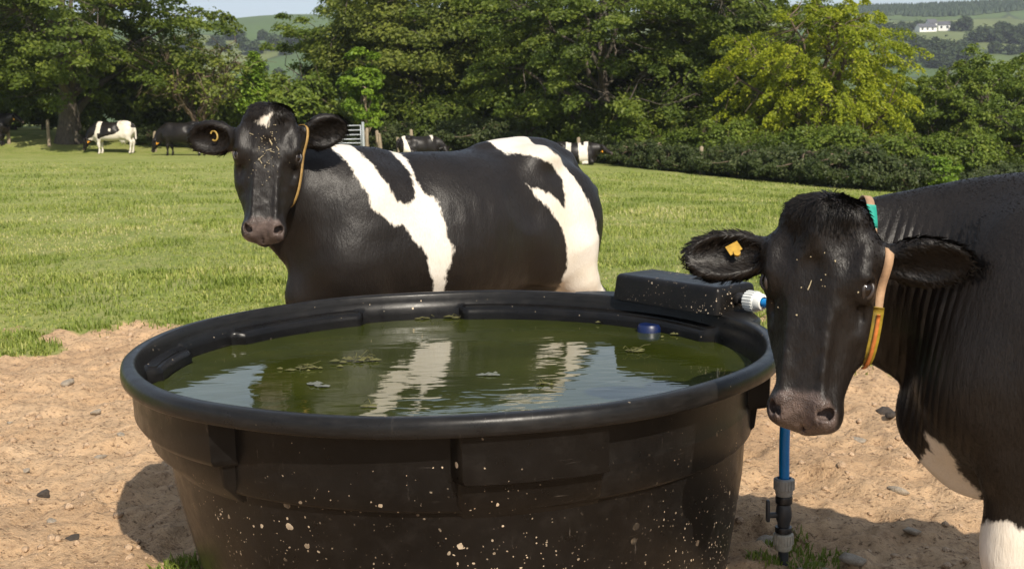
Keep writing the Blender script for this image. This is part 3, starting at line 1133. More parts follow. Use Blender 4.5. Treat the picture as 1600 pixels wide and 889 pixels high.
add_fur(cowA, VA, QA, whiteA, A_HO, A_HR, 44000, 16000, 7000, 11, 1.0, EARS_A, fm)
add_fur(cowB, VB, QB, whiteB, B_HO, B_HR, 30000, 9000, 5000, 21, 1.4, EARS_B)
# ------------------------------------------------------------------ the trough
def trough_mat():
    t = NT('black_trough_plastic')
    co = t.coord('Object')
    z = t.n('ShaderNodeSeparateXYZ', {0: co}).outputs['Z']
    n1 = t.noise(co, 3.2, 6, .65); n2 = t.noise(co, 16, 5, .7)
    base = t.ramp(n1, [(.3, (.0028, .0025, .0024)), (.7, (.0068, .0060, .0055))])
    base = t.mix(t.ramp(n2, [(.5, 0), (.78, .5)]), base, (.017, .0145, .0125))
    # scuffs and scratches
    sc1 = t.noise(t.mapping(co, (4, 4, 70), rot=(.2, .35, .1)), 1.6, 4, .75)
    sc2 = t.noise(t.mapping(co, (60, 5, 8), rot=(.5, .2, .7)), 1.3, 4, .75)
    scm = t.math('MAXIMUM', t.ramp(sc1, [(.66, 0), (.74, .8)]), t.ramp(sc2, [(.66, 0), (.73, .75)]))
    base = t.mix(t.math('MULTIPLY', scm, t.ramp(t.noise(co, 2.1, 3, .5), [(.40, 0), (.56, 1)])), base, (.075, .065, .055))
    rim_sheen_wear = t.n('ShaderNodeMapRange', {0: z, 1: .645, 2: .665, 3: 0.0, 4: .35}).outputs[0]  # paler worn rim, with its grey highlight also put into the colour
    base = t.mix(t.math('MULTIPLY', rim_sheen_wear, t.ramp(t.noise(t.mapping(co, (5, 5, 30)), 3, 5, .7), [(.35, .25), (.7, 1)])), base, (.030, .0285, .0275))
    # brown film of dried mud, heavier low down where hooves splash it
    low = t.n('ShaderNodeMapRange', {0: z, 1: .62, 2: .0, 3: .0, 4: .08}).outputs[0]
    film = t.math('MULTIPLY', low, t.ramp(t.noise(co, 5.5, 6, .7), [(.38, 0), (.75, 1)]))
    base = t.mix(film, base, (.085, .062, .043))
    # flecks of dried splash
    dens = t.n('ShaderNodeMapRange', {0: z, 1: .60, 2: .22, 3: .012, 4: .26}).outputs[0]
    wob = t.n('ShaderNodeVectorMath', {0: co}, operation='ADD')
    nv = t.n('ShaderNodeTexNoise', {'Vector': co, 'Scale': 60, 'Detail': 2})
    sv = t.n('ShaderNodeVectorMath', {0: nv.outputs['Color'], 3: .012}, operation='SCALE')
    t.set(wob.inputs[1], sv.outputs[0])
    fl = None
    for (s, r, k) in ((48, .30, .55), (20, .26, .35), (120, .34, 1.2), (75, .30, .8)):
        v = t.n('ShaderNodeTexVoronoi', {'Vector': wob.outputs[0], 'Scale': s})
        rnd = t.n('ShaderNodeSeparateColor', {0: v.outputs['Color']}).outputs
        keep = t.math('LESS_THAN', rnd[0], t.math('MULTIPLY', dens, k))
        size = t.math('MULTIPLY', rnd[1], r)
        d = t.math('LESS_THAN', v.outputs['Distance'], size)
        m = t.math('MULTIPLY', keep, d)
        fl = m if fl is None else t.math('MAXIMUM', fl, m)
    v = t.n('ShaderNodeTexVoronoi', {'Vector': t.mapping(wob.outputs[0], (1, 1, .22)), 'Scale': 26})
    rnd = t.n('ShaderNodeSeparateColor', {0: v.outputs['Color']}).outputs
    dr = t.math('MULTIPLY', t.math('LESS_THAN', rnd[0], t.math('MULTIPLY', dens, .22)), t.math('LESS_THAN', v.outputs['Distance'], t.math('MULTIPLY', rnd[1], .17)))
    fl = t.math('MAXIMUM', fl, dr)
    patch = t.ramp(t.noise(co, 3.4, 4, .65), [(.44, .04), (.60, 1)])
    fl = t.math('MULTIPLY', fl, patch)
    base = t.mix(fl, base, t.mix(t.noise(co, 70, 2, .5), (.42, .30, .19), (.66, .56, .42)))
    rg = t.mix(t.math('MAXIMUM', fl, film), t.ramp(n2, [(.3, .25), (.7, .42)]), (.8, .8, .8))
    n = t.bump(n2, .10, .006)
    n = t.bump(t.noise(co, 320, 3, .6), .12, .001, n)
    n = t.bump(fl, .4, .003, n)
    p = t.pbsdf(base, rg, Normal=n)
    t.set(p.inputs['Specular IOR Level'], .22)
    return t.done(p)


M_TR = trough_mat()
LUGS = [(14.0, 11.6), (-60.0, 24.0), (-166.7, 12.2), (92.0, 20.0), (-112.0, 9.0)]


def lugm(a):
    """0..1: where the wall swings out under the rim; a in degrees from the front, positive to the right."""
    m = np.zeros_like(a)
    for c, h in LUGS:
        d = np.abs((a - c + 180) % 360 - 180)
        m = np.maximum(m, smooth(h + .9, h - .9, d))
    return m


# (radius, height, extra radius where a lug is) outside up, over the rim, down the inside
PROFILE = [(.842, -.01, 0), (.851, .03, 0), (.876, .16, 0), (.902, .30, 0), (.914, .415, 0), (.917, .432, 0), (.932, .437, 0), (.937, .445, 0), (.938, .50, 0), (.938, .520, .0), (.938, .5205, .042),
           (.938, .526, .056), (.938, .540, .060), (.939, .60, .061), (.940, .640, .061), (.942, .648, .061), (1.016, .650, 0), (1.026, .652, 0), (1.0295, .656, 0), (1.031, .666, 0), (1.029, .684, 0), (1.0255, .694, 0),
           (1.018, .7005, 0), (1.006, .7025, 0), (.994, .7022, 0), (.987, .699, 0), (.983, .692, 0), (.980, .672, 0), (.978, .660, 0), (.975, .652, .0), (.936, .642, .036), (.925, .634, .045), (.922, .62, .045),
           (.918, .52, .045), (.915, .46, .04), (.900, .40, 0), (.80, .08, 0), (.3, .06, 0), (.0, .06, 0)]
NA = 420
ang = np.linspace(-180, 180, NA, endpoint=False)
lm = lugm(ang)
V = []
for i, (r, z, ex) in enumerate(PROFILE):
    rr = r + ex * lm
    wob = .003 * np.sin(np.radians(ang * 3 + 40)) + .0015 * np.sin(np.radians(ang * 7))
    if 15 < i < 29: wob = wob * .6
    zz = z + (.0022 * np.sin(np.radians(ang * 2 + 10)) + .0012 * np.sin(np.radians(ang * 9)) if z > .6 else 0)
    a = np.radians(ang)
    V.append(np.stack([(rr + wob) * np.sin(a) + (.028 * (1 - z / .64) if i < 12 else 0), -(rr + wob) * np.cos(a), np.full(NA, 1.) * zz], 1))
V = np.concatenate(V)
ii = np.arange(len(PROFILE) - 1)[:, None] * NA + np.arange(NA)[None, :]
jj = np.arange(len(PROFILE) - 1)[:, None] * NA + ((np.arange(NA) + 1) % NA)[None, :]
Q = np.stack([ii, jj, jj + NA, ii + NA], -1).reshape(-1, 4)
trough = empty('water_trough', (TC[0], TC[1], 0), 0, 'large round black plastic trough full of green water, spattered with dried mud', 'trough')
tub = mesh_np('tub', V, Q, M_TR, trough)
tub.data.set_sharp_from_angle(angle=math.radians(48))


def polar(a, r, z):
    return Vector((r * math.sin(math.radians(a)), -r * math.cos(math.radians(a)), z))


# valve box sitting on the back right of the rim
def rounded_box(L, D, H, taper, bev):
    bm = bmesh.new()
    vs = []
    for z, k in ((0, 1.0), (H, 1 - taper)):
        for x, y in ((-L / 2, -D / 2), (L / 2, -D / 2), (L / 2, D / 2), (-L / 2, D / 2)):
            vs.append(bm.verts.new((x * (1 - (1 - k) * .35), y * k, z)))
    fs = [(3, 2, 1, 0), (4, 5, 6, 7), (0, 1, 5, 4), (1, 2, 6, 5), (2, 3, 7, 6), (3, 0, 4, 7)]
    for f in fs: bm.faces.new([vs[i] for i in f])
    bm.normal_update()
    bmesh.ops.bevel(bm, geom=[e for e in bm.edges if max(v.co.z for v in e.verts) > 1e-4], offset=bev, segments=5, profile=.55, affect='EDGES')
    bmesh.ops.subdivide_edges(bm, edges=[e for e in bm.edges if e.calc_length() > .12], cuts=3, use_grid_fill=True)
    me = bpy.data.meshes.new('valve_box'); bm.to_mesh(me); bm.free()
    me.polygons.foreach_set('use_smooth', np.ones(len(me.polygons), bool))
    me.set_sharp_from_angle(angle=math.radians(50))
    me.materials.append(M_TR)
    o = bpy.data.objects.new('valve_box', me); COL.objects.link(o)
    return o


BOX_A = 127.0                         # degrees round from the front
vb = rounded_box(.55, .22, .098, .10, .020)
vb.parent = trough
vb.location = polar(BOX_A, 1.035, .694)
vb.rotation_euler = (0, 0, math.radians(BOX_A - 180) + math.pi)
vb.rotation_euler = (0, 0, math.radians(BOX_A) )
# shelf under the box: the rim swells out to carry it
mb = MB()
prof = []
n = 28
top = []; bot = []
for i in range(n + 1):
    a = BOX_A - 27 + 54 * i / n
    sw = math.sin(math.pi * i / n) ** .6
    ro = 1.022 + .125 * sw
    top.append((polar(a, .998, .7000), polar(a, ro - .012, .7022 * 1.0), polar(a, ro, .692), polar(a, ro - .004, .645), polar(a, .98, .637)))
vsx = [p for t5 in top for p in t5]
fsx = []
for i in range(n):
    for k in range(4):
        fsx.append([i * 5 + k, i * 5 + k + 1, (i + 1) * 5 + k + 1, (i + 1) * 5 + k])
fsx.append([0, 1, 2, 3, 4]); fsx.append([n * 5 + k for k in (4, 3, 2, 1, 0)])
mb.add(vsx, fsx)
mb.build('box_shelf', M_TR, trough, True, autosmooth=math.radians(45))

M_BLUE = simple('blue_plastic', (.0, .17, .46), .35, .12, 8)
M_BLUE_SHADE = simple('shaded_blue_plastic', (.002, .010, .06), .4, .2, 12)  # float colour darkened to carry the shade under the box shelf
M_WHITEP = simple('white_fitting', (.66, .66, .62), .45, .12, 30, .1)
M_GREYP = simple('grey_fitting', (.30, .29, .265), .55, .25, 40, .15)
M_BEIGEP = simple('beige_fitting', (.40, .36, .29), .6, .25, 40, .15)
M_BLKP = simple('black_fitting', (.014, .013, .013), .35, .3, 30, .1)
M_DGREY = simple('dark_grey_valve', (.035, .036, .039), .45, .3, 25, .1)

# blue float under the lid
mb = MB(); mb.lathe([(.0, .0), (.04, .0), (.045, .01), (.045, .075), (.038, .085), (.0, .085)], 24)
fl = mb.build('float', M_BLUE_SHADE, trough, True, autosmooth=.7)
fl.location = polar(130, .908, .540)

# water, its surface slightly ruffled
WATER_Z = .598
NR, NT_ = 46, 120
rr = np.linspace(0, 1, NR) ** .8
wa = np.linspace(0, 2 * math.pi, NT_, endpoint=False)
rad = .9195 + .0445 * lugm(np.degrees(wa))
WV = np.stack([np.outer(rr, rad * np.sin(wa)), np.outer(rr, -rad * np.cos(wa)), np.full((NR, NT_), WATER_Z)], -1).reshape(-1, 3)
ii = np.arange(NR - 1)[:, None] * NT_ + np.arange(NT_)[None, :]
jj = np.arange(NR - 1)[:, None] * NT_ + ((np.arange(NT_) + 1) % NT_)[None, :]
WQ = np.stack([ii, ii + NT_, jj + NT_, jj], -1).reshape(-1, 4)


def water_mat():
    t = NT('green_water')
    co = t.coord('Object')
    n = t.noise(co, 2.2, 5, .6)
    c = t.ramp(n, [(.3, (.021, .027, .004)), (.55, (.035, .042, .0065)), (.75, (.050, .054, .011))])
    c = t.mix(t.ramp(t.noise(co, 9, 5, .7), [(.55, 0), (.75, .35)]), c, (.055, .050, .014))
    w1 = t.noise(t.mapping(co, (1.0, 2.4, 1), rot=(0, 0, .25)), 5.0, 2, .5, .4)
    w2 = t.noise(t.mapping(co, (1.0, 1.9, 1), rot=(0, 0, -.5)), 15, 2, .5, .2)
    h = t.math('ADD', w1, t.math('MULTIPLY', w2, .16))
    nn = t.bump(h, .085, .02)
    p = t.pbsdf(c, .025, Normal=nn)
    t.set(p.inputs['IOR'], 1.333)
    t.set(p.inputs['Specular IOR Level'], .62)
    return t.done(p)


water = mesh_np('water', WV, WQ, water_mat())
water.location = (TC[0], TC[1], 0)
tagit(water, 'murky green water filling the trough', kind='structure')

# scum and weed afloat
M_SCUM = simple('pond_weed', (.085, .080, .022), .8, .4, 60)
M_STRAW = simple('straw', (.42, .33, .15), .7, .3, 60)
M_FOAM = simple('foam', (.12, .125, .10), .35, .3, 80)


def scum(px, py, w, hgt, name, label, mat, seed, strands=14):
    r = random.Random(seed)
    d = Vector(at(px, py, 4)) - Vector((0, 0, CAM_H)); k = (WATER_Z + .003 - CAM_H) / d.z
    c = Vector((d.x * k, d.y * k, WATER_Z + .002))
    mb = MB()
    for i in range(strands):
        x = r.gauss(0, w * .33); y = r.gauss(0, hgt * .33); rr_ = r.uniform(.004, .013)
        n = r.randint(6, 8)
        vs = [(x + rr_ * r.uniform(.7, 1.3) * 1.7 * math.cos(2 * math.pi * q / n), y + rr_ * r.uniform(.6, 1.2) * math.sin(2 * math.pi * q / n), r.uniform(.0, .002) + .0004 * i) for q in range(n)]
        vs.append((x, y, .006 + .0005 * i))
        mb.add(vs, [[q, (q + 1) % n, n] for q in range(n)])
    for i in range(strands // 2):
        x = r.gauss(0, w * .3); y = r.gauss(0, hgt * .3); a = r.uniform(0, 6.28); L = r.uniform(.02, .06)
        if mat is M_FOAM: break
        mb.tube([(x, y, .006), (x + .5 * L * math.cos(a), y + .5 * L * math.sin(a), .006 + r.uniform(0, .02)), (x + L * math.cos(a + .3), y + L * math.sin(a + .3), .006 + r.uniform(0, .012))], .0012, 4)
    o = mb.build(name, mat, None, True)
    o.location = c
    return tagit(o, label, 'pond weed', 'scum afloat on the trough water', 'stuff')


scum(565, 562, .10, .07, 'floating_weed', 'small yellowish clump of weed afloat left of the white reflection', M_SCUM, 3, 16)
scum(1040, 503, .30, .10, 'floating_weed', 'large mat of weed and straw afloat under the valve box', M_SCUM, 4, 34)
scum(478, 575, .12, .05, 'floating_weed', 'thin brownish smear of scum near the sky reflection at left', M_SCUM, 5, 10)
scum(1100, 522, .16, .06, 'floating_weed', 'straggling weed by the right inner wall of the trough', M_SCUM, 6, 12)
scum(990, 548, .07, .04, 'floating_weed', 'tiny weed scrap afloat in the reflection of the valve box', M_SCUM, 16, 7)
scum(670, 497, .30, .03, 'floating_weed', 'line of scum along the far inner wall', M_SCUM, 7, 16)
scum(490, 600, .06, .03, 'floating_weed', 'pale ring of foam nearest the sky reflection', M_FOAM, 8, 6)
scum(505, 603, .05, .02, 'floating_weed', 'small pale foam patch right of the foam ring', M_FOAM, 9, 4)
scum(575, 634, .03, .015, 'floating_weed', 'dark speck of scum close to the front rim', M_SCUM, 10, 3)
scum(770, 585, .07, .04, 'floating_weed', 'foam patch between the two white reflections', M_FOAM, 12, 6)
scum(850, 600, .05, .03, 'floating_weed', 'scrap of scum right of the middle of the water', M_SCUM, 13, 5)

# supply pipe: from the valve box round and down to the ground
pipe = empty('supply_pipe', (.848, 3.615, -.02), 0, 'blue water pipe with grey couplings rising beside the trough to its valve box', 'pipe')
PB = np.array((.848, 3.615, -.02))
axis = polar(BOX_A, 1, 0).cross(Vector((0, 0, 1))).normalized()      # along the box
bend = Vector((TC[0], TC[1], 0)) + polar(BOX_A, 1.035, .742)
tang = Vector((math.cos(math.radians(BOX_A)), math.sin(math.radians(BOX_A)), 0))
if tang.x < 0: tang = -tang
e0 = bend + tang * .272


def pl(v): return Vector(v) - Vector(PB)


def along(mb, prof, o, d, n=24):
    M = Matrix.Translation(o) @ Vector(d).to_track_quat('Z', 'Y').to_matrix().to_4x4()
    mb.lathe(prof, n, M)


mb = MB(); along(mb, [(0, -.01), (.021, -.01), (.021, .006), (.024, .006), (.024, .014), (.016, .016), (.016, .05), (0, .05)], pl(e0), tang)
mb.build('nipple', M_BLKP, pipe, True, autosmooth=.6)


def ribbed(name, o, d, r, L, mat, n=24):
    mb = MB()
    k = 20
    prof = [(r * .72, 0), (r * .96, .002), (r, .006), (r, L * .62), (r * .93, L * .66), (r * .90, L * .86), (r * .78, L * .97), (r * .6, L)]
    along(mb, prof, o, d, 32)
    M = Matrix.Translation(o) @ Vector(d).to_track_quat('Z', 'Y').to_matrix().to_4x4()
    for i in range(k):
        a = 2 * math.pi * i / k
        R = Matrix.Rotation(a, 4, 'Z')
        c = M @ R @ Vector((r, 0, L * .33))
        mb.box(c, (.006, .005, L * .52), (M @ R).to_3x3())
    return mb.build(name, mat, pipe, True, autosmooth=.6)


ribbed('coupling_nut', pl(e0 + tang * .045), tang, .034, .075, M_WHITEP)
p0 = e0 + tang * .11
pts = [p0, p0 + tang * .05 + Vector((.0, -.005, -.005)), p0 + tang * .11 + Vector((.0, -.05, -.04)), Vector((1.07, 3.93, .70)), Vector((.96, 3.70, .62)), Vector((.862, 3.622, .51)), Vector((.848, 3.615, .40)), Vector((.848, 3.615, .24))]
# smooth the bend
sp = []
for i in range(len(pts) - 1):
    a0 = pts[max(i - 1, 0)]; a1 = pts[i]; a2 = pts[i + 1]; a3 = pts[min(i + 2, len(pts) - 1)]
    for q in range(6):
        t = q / 6
        sp.append(.5 * ((2 * a1) + (a2 - a0) * t + (2 * a0 - 5 * a1 + 4 * a2 - a3) * t * t + (3 * a1 - a0 - 3 * a2 + a3) * t ** 3))
sp.append(pts[-1])
mb = MB(); mb.tube([pl(p) for p in sp], .0165, 14); mb.build('hose', M_BLUE, pipe, True, autosmooth=.6)
dn = Vector((0, 0, -1))
ribbed('coupling_nut', Vector((0, 0, .275)), dn, .030, .06, M_GREYP)
mb = MB(); along(mb, [(.016, 0), (.026, .001), (.027, .005), (.027, .022), (.024, .026), (.021, .028)], Vector((0, 0, .217)), dn); mb.build('collar_ring', M_BLKP, pipe, True, autosmooth=.6)
mb = MB(); along(mb, [(.018, 0), (.021, .0), (.024, .012), (.0255, .03), (.024, .05), (.020, .062), (.019, .075)], Vector((0, 0, .190)), dn); mb.build('valve_body', M_DGREY, pipe, True, autosmooth=.6)
mb = MB(); mb.box((-.036, -.005, .155), (.03, .016, .016)); mb.box((-.052, -.006, .170), (.011, .02, .07)); mb.build('valve_handle', M_DGREY, pipe, True, bevel=.003)
mb = MB(); along(mb, [(.018, 0), (.026, .001), (.027, .004), (.027, .018), (.021, .022)], Vector((0, 0, .116)), dn); mb.build('collar_ring', M_BLKP, pipe, True, autosmooth=.6)
ribbed('coupling_nut', Vector((0, 0, .094)), dn, .029, .058, M_BEIGEP)
mb = MB(); along(mb, [(.0, 0), (.0165, 0), (.0165, .09), (0, .09)], Vector((0, 0, .045)), dn); mb.build('pipe_stub', M_DGREY, pipe, True, autosmooth=.6)
# ------------------------------------------------------------------ trees, hedges, grass
def leaf_mat(name, stops, trans=.42, rough=.5):
    t = NT(name)
    tone = t.attr('tone')
    c = t.ramp(tone, stops)
    d = t.n('ShaderNodeBsdfPrincipled', {'Base Color': c, 'Roughness': rough})
    d.inputs['Specular IOR Level'].default_value = .3
    tr = t.n('ShaderNodeBsdfTranslucent', {'Color': t.mix(.55, c, (.16, .22, .02))})
    m = t.n('ShaderNodeMixShader', {0: trans, 1: d, 2: tr})
    return t.done(m)


def bark_mat(name, a, b):
    t = NT(name)
    co = t.coord('Object')
    n = t.noise(t.mapping(co, (6, 6, 1.4)), 2.5, 6, .7)
    c = t.ramp(n, [(.3, a), (.7, b)])
    c = t.mix(t.ramp(t.noise(co, 1.4, 4, .6), [(.5, 0), (.7, .5)]), c, (.05, .065, .025))
    return t.done(t.pbsdf(c, .9, Normal=t.bump(n, .8, .03)))


M_BARK = bark_mat('bark_grey', (.035, .027, .02), (.13, .105, .08))
M_BARKP = bark_mat('bark_pale', (.16, .115, .07), (.36, .28, .19))
M_TWIG = bark_mat('bark_twig', (.075, .05, .033), (.19, .135, .09))
LF_DARK = leaf_mat('leaf_dark', [(0, (0.0437, 0.067, 0.0102)), (0.5, (0.1019, 0.1427, 0.0189)), (1, (0.2111, 0.2475, 0.0349))])
LF_MID = leaf_mat('leaf_mid', [(0, (0.0644, 0.1008, 0.014)), (0.5, (0.1344, 0.1891, 0.0224)), (1, (0.2451, 0.2869, 0.0392))])
LF_OLIVE = leaf_mat('leaf_olive', [(0, (0.0699, 0.0914, 0.0161)), (0.5, (0.1452, 0.1747, 0.0269)), (1, (0.2554, 0.2755, 0.0457))])
LF_BRIGHT = leaf_mat('leaf_bright', [(0, (.085, .155, .012)), (.5, (.16, .26, .02)), (1, (.24, .34, .03))], .4)
LF_YELLOW = leaf_mat('leaf_yellow', [(0, (0.165, 0.1925, 0.0132)), (0.5, (0.341, 0.396, 0.022)), (1, (0.55, 0.55, 0.0385))], .55)
LF_HEDGE = leaf_mat('leaf_hedge', [(0, (0.027, 0.0427, 0.0124)), (0.5, (0.0629, 0.0853, 0.0247)), (1, (0.1291, 0.146, 0.0562))])


def leaf_cloud(r, centers, radii, per, size, flat=.5, droop=0.0, up=.9, outw=None, jit=.55, stretch=1.5, spray=0.0):
    """Leaves as small folded blades scattered through many clumps."""
    nC = len(centers)
    cid = np.repeat(np.arange(nC), per)
    n = len(cid)
    dirs = r.normal(0, 1, (n, 3)); dirs /= np.linalg.norm(dirs, axis=1)[:, None]
    rad = r.random(n) ** .45
    off = dirs * rad[:, None]
    off[:, 2] *= flat
    R = radii[cid][:, None]
    P = centers[cid] + off * R
    hd = np.hypot(off[:, 0], off[:, 1])
    if spray and outw is not None:
        o = outw[cid].copy(); o[:, 2] *= .5
        al = r.random(n) ** .8 * spray
        P = P + o * (al * R[:, 0])[:, None] - off * R * (al / spray * .72)[:, None]
        P[:, 2] -= .22 * al ** 2 * R[:, 0]
    P[:, 2] -= droop * hd ** 2 * R[:, 0]
    nrm_ = off * .8 + np.array([0, 0, up]) + r.normal(0, jit, (n, 3))
    if outw is not None: nrm_ = nrm_ + outw[cid] * .5
    nrm_ /= np.linalg.norm(nrm_, axis=1)[:, None] + 1e-9
    a = np.cross(nrm_, r.normal(0, 1, (n, 3))); a /= np.linalg.norm(a, axis=1)[:, None] + 1e-9
    b = np.cross(nrm_, a)
    s = size * (.6 + .8 * r.random(n))[:, None]
    fold = nrm_ * s * .22
    V = np.stack([P - a * s * stretch * .5, P + b * s * .5 + fold * .6, P + a * s * stretch * .5 - fold, P - b * s * .5 + fold * .6], 1).reshape(-1, 3)
    F = np.arange(n * 4).reshape(n, 4)
    ctone = r.random(nC) * .45
    tone = np.clip(ctone[cid] + r.random(n) * .55, 0, 1)
    return V, F, np.repeat(tone, 4)


def limb(mb, r, p0, p1, r0, r1, wob=.12, n=6, seg=5, sag=.0):
    p0 = Vector(p0); p1 = Vector(p1); L = (p1 - p0).length
    pts = []; rads = []
    for i in range(seg + 1):
        t = i / seg
        p = p0.lerp(p1, t)
        if 0 < i < seg:
            p = p + Vector(r.normal(0, wob * L / seg, 3)) + Vector((0, 0, math.sin(t * math.pi) * sag * L))
        pts.append(p); rads.append(r0 + (r1 - r0) * t)
    mb.tube(pts, rads, n, cap=False)
    return pts


TREE_SRC = {}


def grow_tree(key, seed, H, R, base, nclump, per, leaf, size, mat, bark=None, trunk_r=.22, lean=(0, 0), shape='round', flat=.5, droop=.15,
              clump=(.55, 1.15), shell=.5, limbs=9, twigs=0, bend=.25, skirt=0.0, spray=0.0, ttop=.82):
    """Meshes of one kind of tree: tapered trunk with limbs, and a crown of separate leaf clumps with gaps between."""
    r = np.random.default_rng(seed)
    C = []
    tries = 0
    while len(C) < nclump and tries < nclump * 60:
        tries += 1
        u = r.normal(0, 1, 3); u /= np.linalg.norm(u)
        k = (shell + (1 - shell) * r.random()) if r.random() < .8 else r.random() ** .5
        zc = (base + H) / 2; hzz = (H - base) / 2
        lobes = 1 + .22 * math.sin(u[0] * 4.1 + seed) * math.cos(u[1] * 3.7 + seed * 2) + .12 * math.sin(u[2] * 6 + seed)
        p = np.array((u[0] * R * k * lobes, u[1] * R * k * lobes, zc + u[2] * hzz * k * (.9 + .2 * r.random())))
        t = (p[2] - base) / (H - base)
        if shape == 'cone':
            w = np.clip(1.15 - t, .12, 1); p[0] *= w * 1.15; p[1] *= w * 1.15
        elif shape == 'vase':
            w = .45 + .75 * math.sin(np.clip(t, 0, 1) * math.pi * .75 + .25); p[0] *= w; p[1] *= w
        elif shape == 'dome':
            if t < .45: p[0] *= 1.12; p[1] *= 1.12
        elif shape == 'column':
            pass
        if p[2] < base * .5 and skirt == 0: continue
        C.append(p)
    C = np.array(C)
    rad = r.uniform(clump[0], clump[1], len(C))
    axis = np.array((0, 0, (base + H) / 2))
    outw = C - axis; outw /= np.linalg.norm(outw, axis=1)[:, None] + 1e-9
    lv = leaf_cloud(r, C, rad, per, size, flat, droop, .9, outw, spray=spray)
    mb = MB()
    top = (lean[0], lean[1], H * ttop)
    n = 9
    pts = []; rr_ = []
    for i in range(n):
        t = i / (n - 1)
        pts.append((lean[0] * t + bend * math.sin(t * 3 + seed) * t, lean[1] * t + bend * math.cos(t * 2.3 + seed) * t, -.25 + t * (top[2] + .25)))
        rr_.append(trunk_r * ((1 - t) * .9 + .1) * (1.55 if i == 0 else 1.12 if i == 1 else 1))
    mb.tube(pts, rr_, 10, cap=False)
    tp = [Vector(p) for p in pts]
    order = r.permutation(len(C))
    main = []
    for q in order[:limbs]:
        h = np.clip(C[q][2] * .55 - .2, base * .35 + .3, H * .7)
        i = min(int(h / top[2] * (n - 1)), n - 2)
        main += limb(mb, r, tp[i], C[q], rr_[i] * .55, .035, .2, 6, 6, .06)[1:]
    for q in order[limbs:]:
        if r.random() > .75: continue
        c = Vector(C[q])
        j = min(range(len(main)), key=lambda k: (main[k] - c).length)
        limb(mb, r, main[j], c, .035, .010, .25, 4, 3, .03)
    for q in range(twigs):
        c = Vector(C[r.integers(len(C))]) + Vector(r.normal(0, .5, 3))
        j = min(range(len(main)), key=lambda k: (main[k] - c).length)
        limb(mb, r, main[j], c, .022, .006, .35, 4, 4, .05)
    TREE_SRC[key] = dict(leaf=lv, mb=mb, mat=leaf, bark=bark or M_BARK, first=None)


def plant(key, x, y, label, scale=1.0, rz=0.0, group='trees along the far edge of the field', cat='tree', name='tree', z=None, sz=None):
    src = TREE_SRC[key]
    z = float(hz(x, y)) if z is None else z
    root = empty(name, (x, y, z), rz, label, cat, group)
    root.scale = (scale, scale, scale if sz is None else sz)
    if src['first'] is None:
        V, F, tone = src['leaf']
        cr_ = mesh_np('crown', V, F, src['mat'], root, False, {'tone': ('POINT', 'FLOAT', tone)})
        tk = src['mb'].build('trunk', src['bark'], root, True)
        src['first'] = (cr_, tk)
    else:
        for o in src['first']:
            c = o.copy(); COL.objects.link(c); c.parent = root
    return root


def gx_at(px, Y):
    return at(px, 200, Y).x


grow_tree('beech', 3, 11.5, 6.0, 1.7, 330, 210, LF_DARK, 0.122, None, M_BARK, .48, (.3, 0), 'dome', .30, .25, (.7, 1.35), .45, 15, spray=1.1)
grow_tree('ash', 5, 11.0, 4.6, 1.8, 250, 202, LF_MID, 0.115, None, M_BARK, .28, (.2, .1), 'round', .45, .2, (.6, 1.15), .5, 12, spray=.5)
grow_tree('oak', 8, 12.0, 5.2, 1.4, 300, 202, LF_DARK, 0.122, None, M_BARK, .36, (-.2, .1), 'round', .38, .25, (.65, 1.25), .45, 14, spray=.6)
grow_tree('beech_dark', 12, 11.0, 5.4, .9, 300, 202, LF_DARK, 0.115, None, M_BARK, .34, (.3, -.1), 'dome', .26, .3, (.65, 1.3), .4, 14, spray=1.2)
grow_tree('olive_tree', 15, 9.5, 4.4, 1.5, 230, 195, LF_OLIVE, 0.109, None, M_BARK, .25, (.1, .1), 'round', .5, .2, (.55, 1.1), .5, 11)
grow_tree('golden', 18, 7.8, 3.5, .5, 430, 125, LF_YELLOW, .085, None, M_TWIG, .20, (.25, 0), 'dome', .26, .65, (.28, .62), .4, 22, 25, spray=1.9)
grow_tree('bushy', 21, 7.4, 3.7, .5, 250, 202, LF_MID, 0.109, None, M_BARK, .24, (0, 0), 'dome', .6, .3, (.5, .95), .5, 10, spray=.6)
grow_tree('hawthorn', 24, 4.6, 2.7, 1.6, 95, 34, LF_OLIVE, .11, None, M_TWIG, .17, (.9, -.2), 'vase', .5, .2, (.35, .7), .4, 16, 240, .5)
grow_tree('sapling', 27, 4.3, .82, 1.15, 46, 130, LF_BRIGHT, .12, None, M_BARKP, .11, (.05, 0), 'column', .5, .2, (.25, .48), .5, 8)
grow_tree('ivy_stump', 30, 4.0, .50, .4, 40, 110, LF_BRIGHT, .10, None, M_BARKP, .15, (.1, 0), 'column', .7, .1, (.22, .42), .5, 6)
grow_tree('thorn_bush', 33, 3.4, 1.9, .3, 130, 90, LF_MID, .13, None, M_TWIG, .12, (.1, 0), 'round', .6, .2, (.35, .7), .5, 9, 40)
grow_tree('dark_bush', 36, 3.6, 2.4, .1, 130, 90, LF_DARK, .16, None, M_TWIG, .12, (0, 0), 'dome', .65, .2, (.45, .8), .45, 6, ttop=.4, bend=.05)
grow_tree('bramble', 39, 1.35, 1.35, .05, 95, 75, LF_HEDGE, .075, None, M_TWIG, .04, (0, 0), 'dome', .7, .1, (.16, .42), .5, 6, 0, ttop=.3, bend=.03)
grow_tree('bright_bush', 42, 1.2, .75, .05, 40, 80, LF_BRIGHT, .08, None, M_TWIG, .03, (0, 0), 'dome', .7, .1, (.16, .32), .5, 5, ttop=.4, bend=.03)

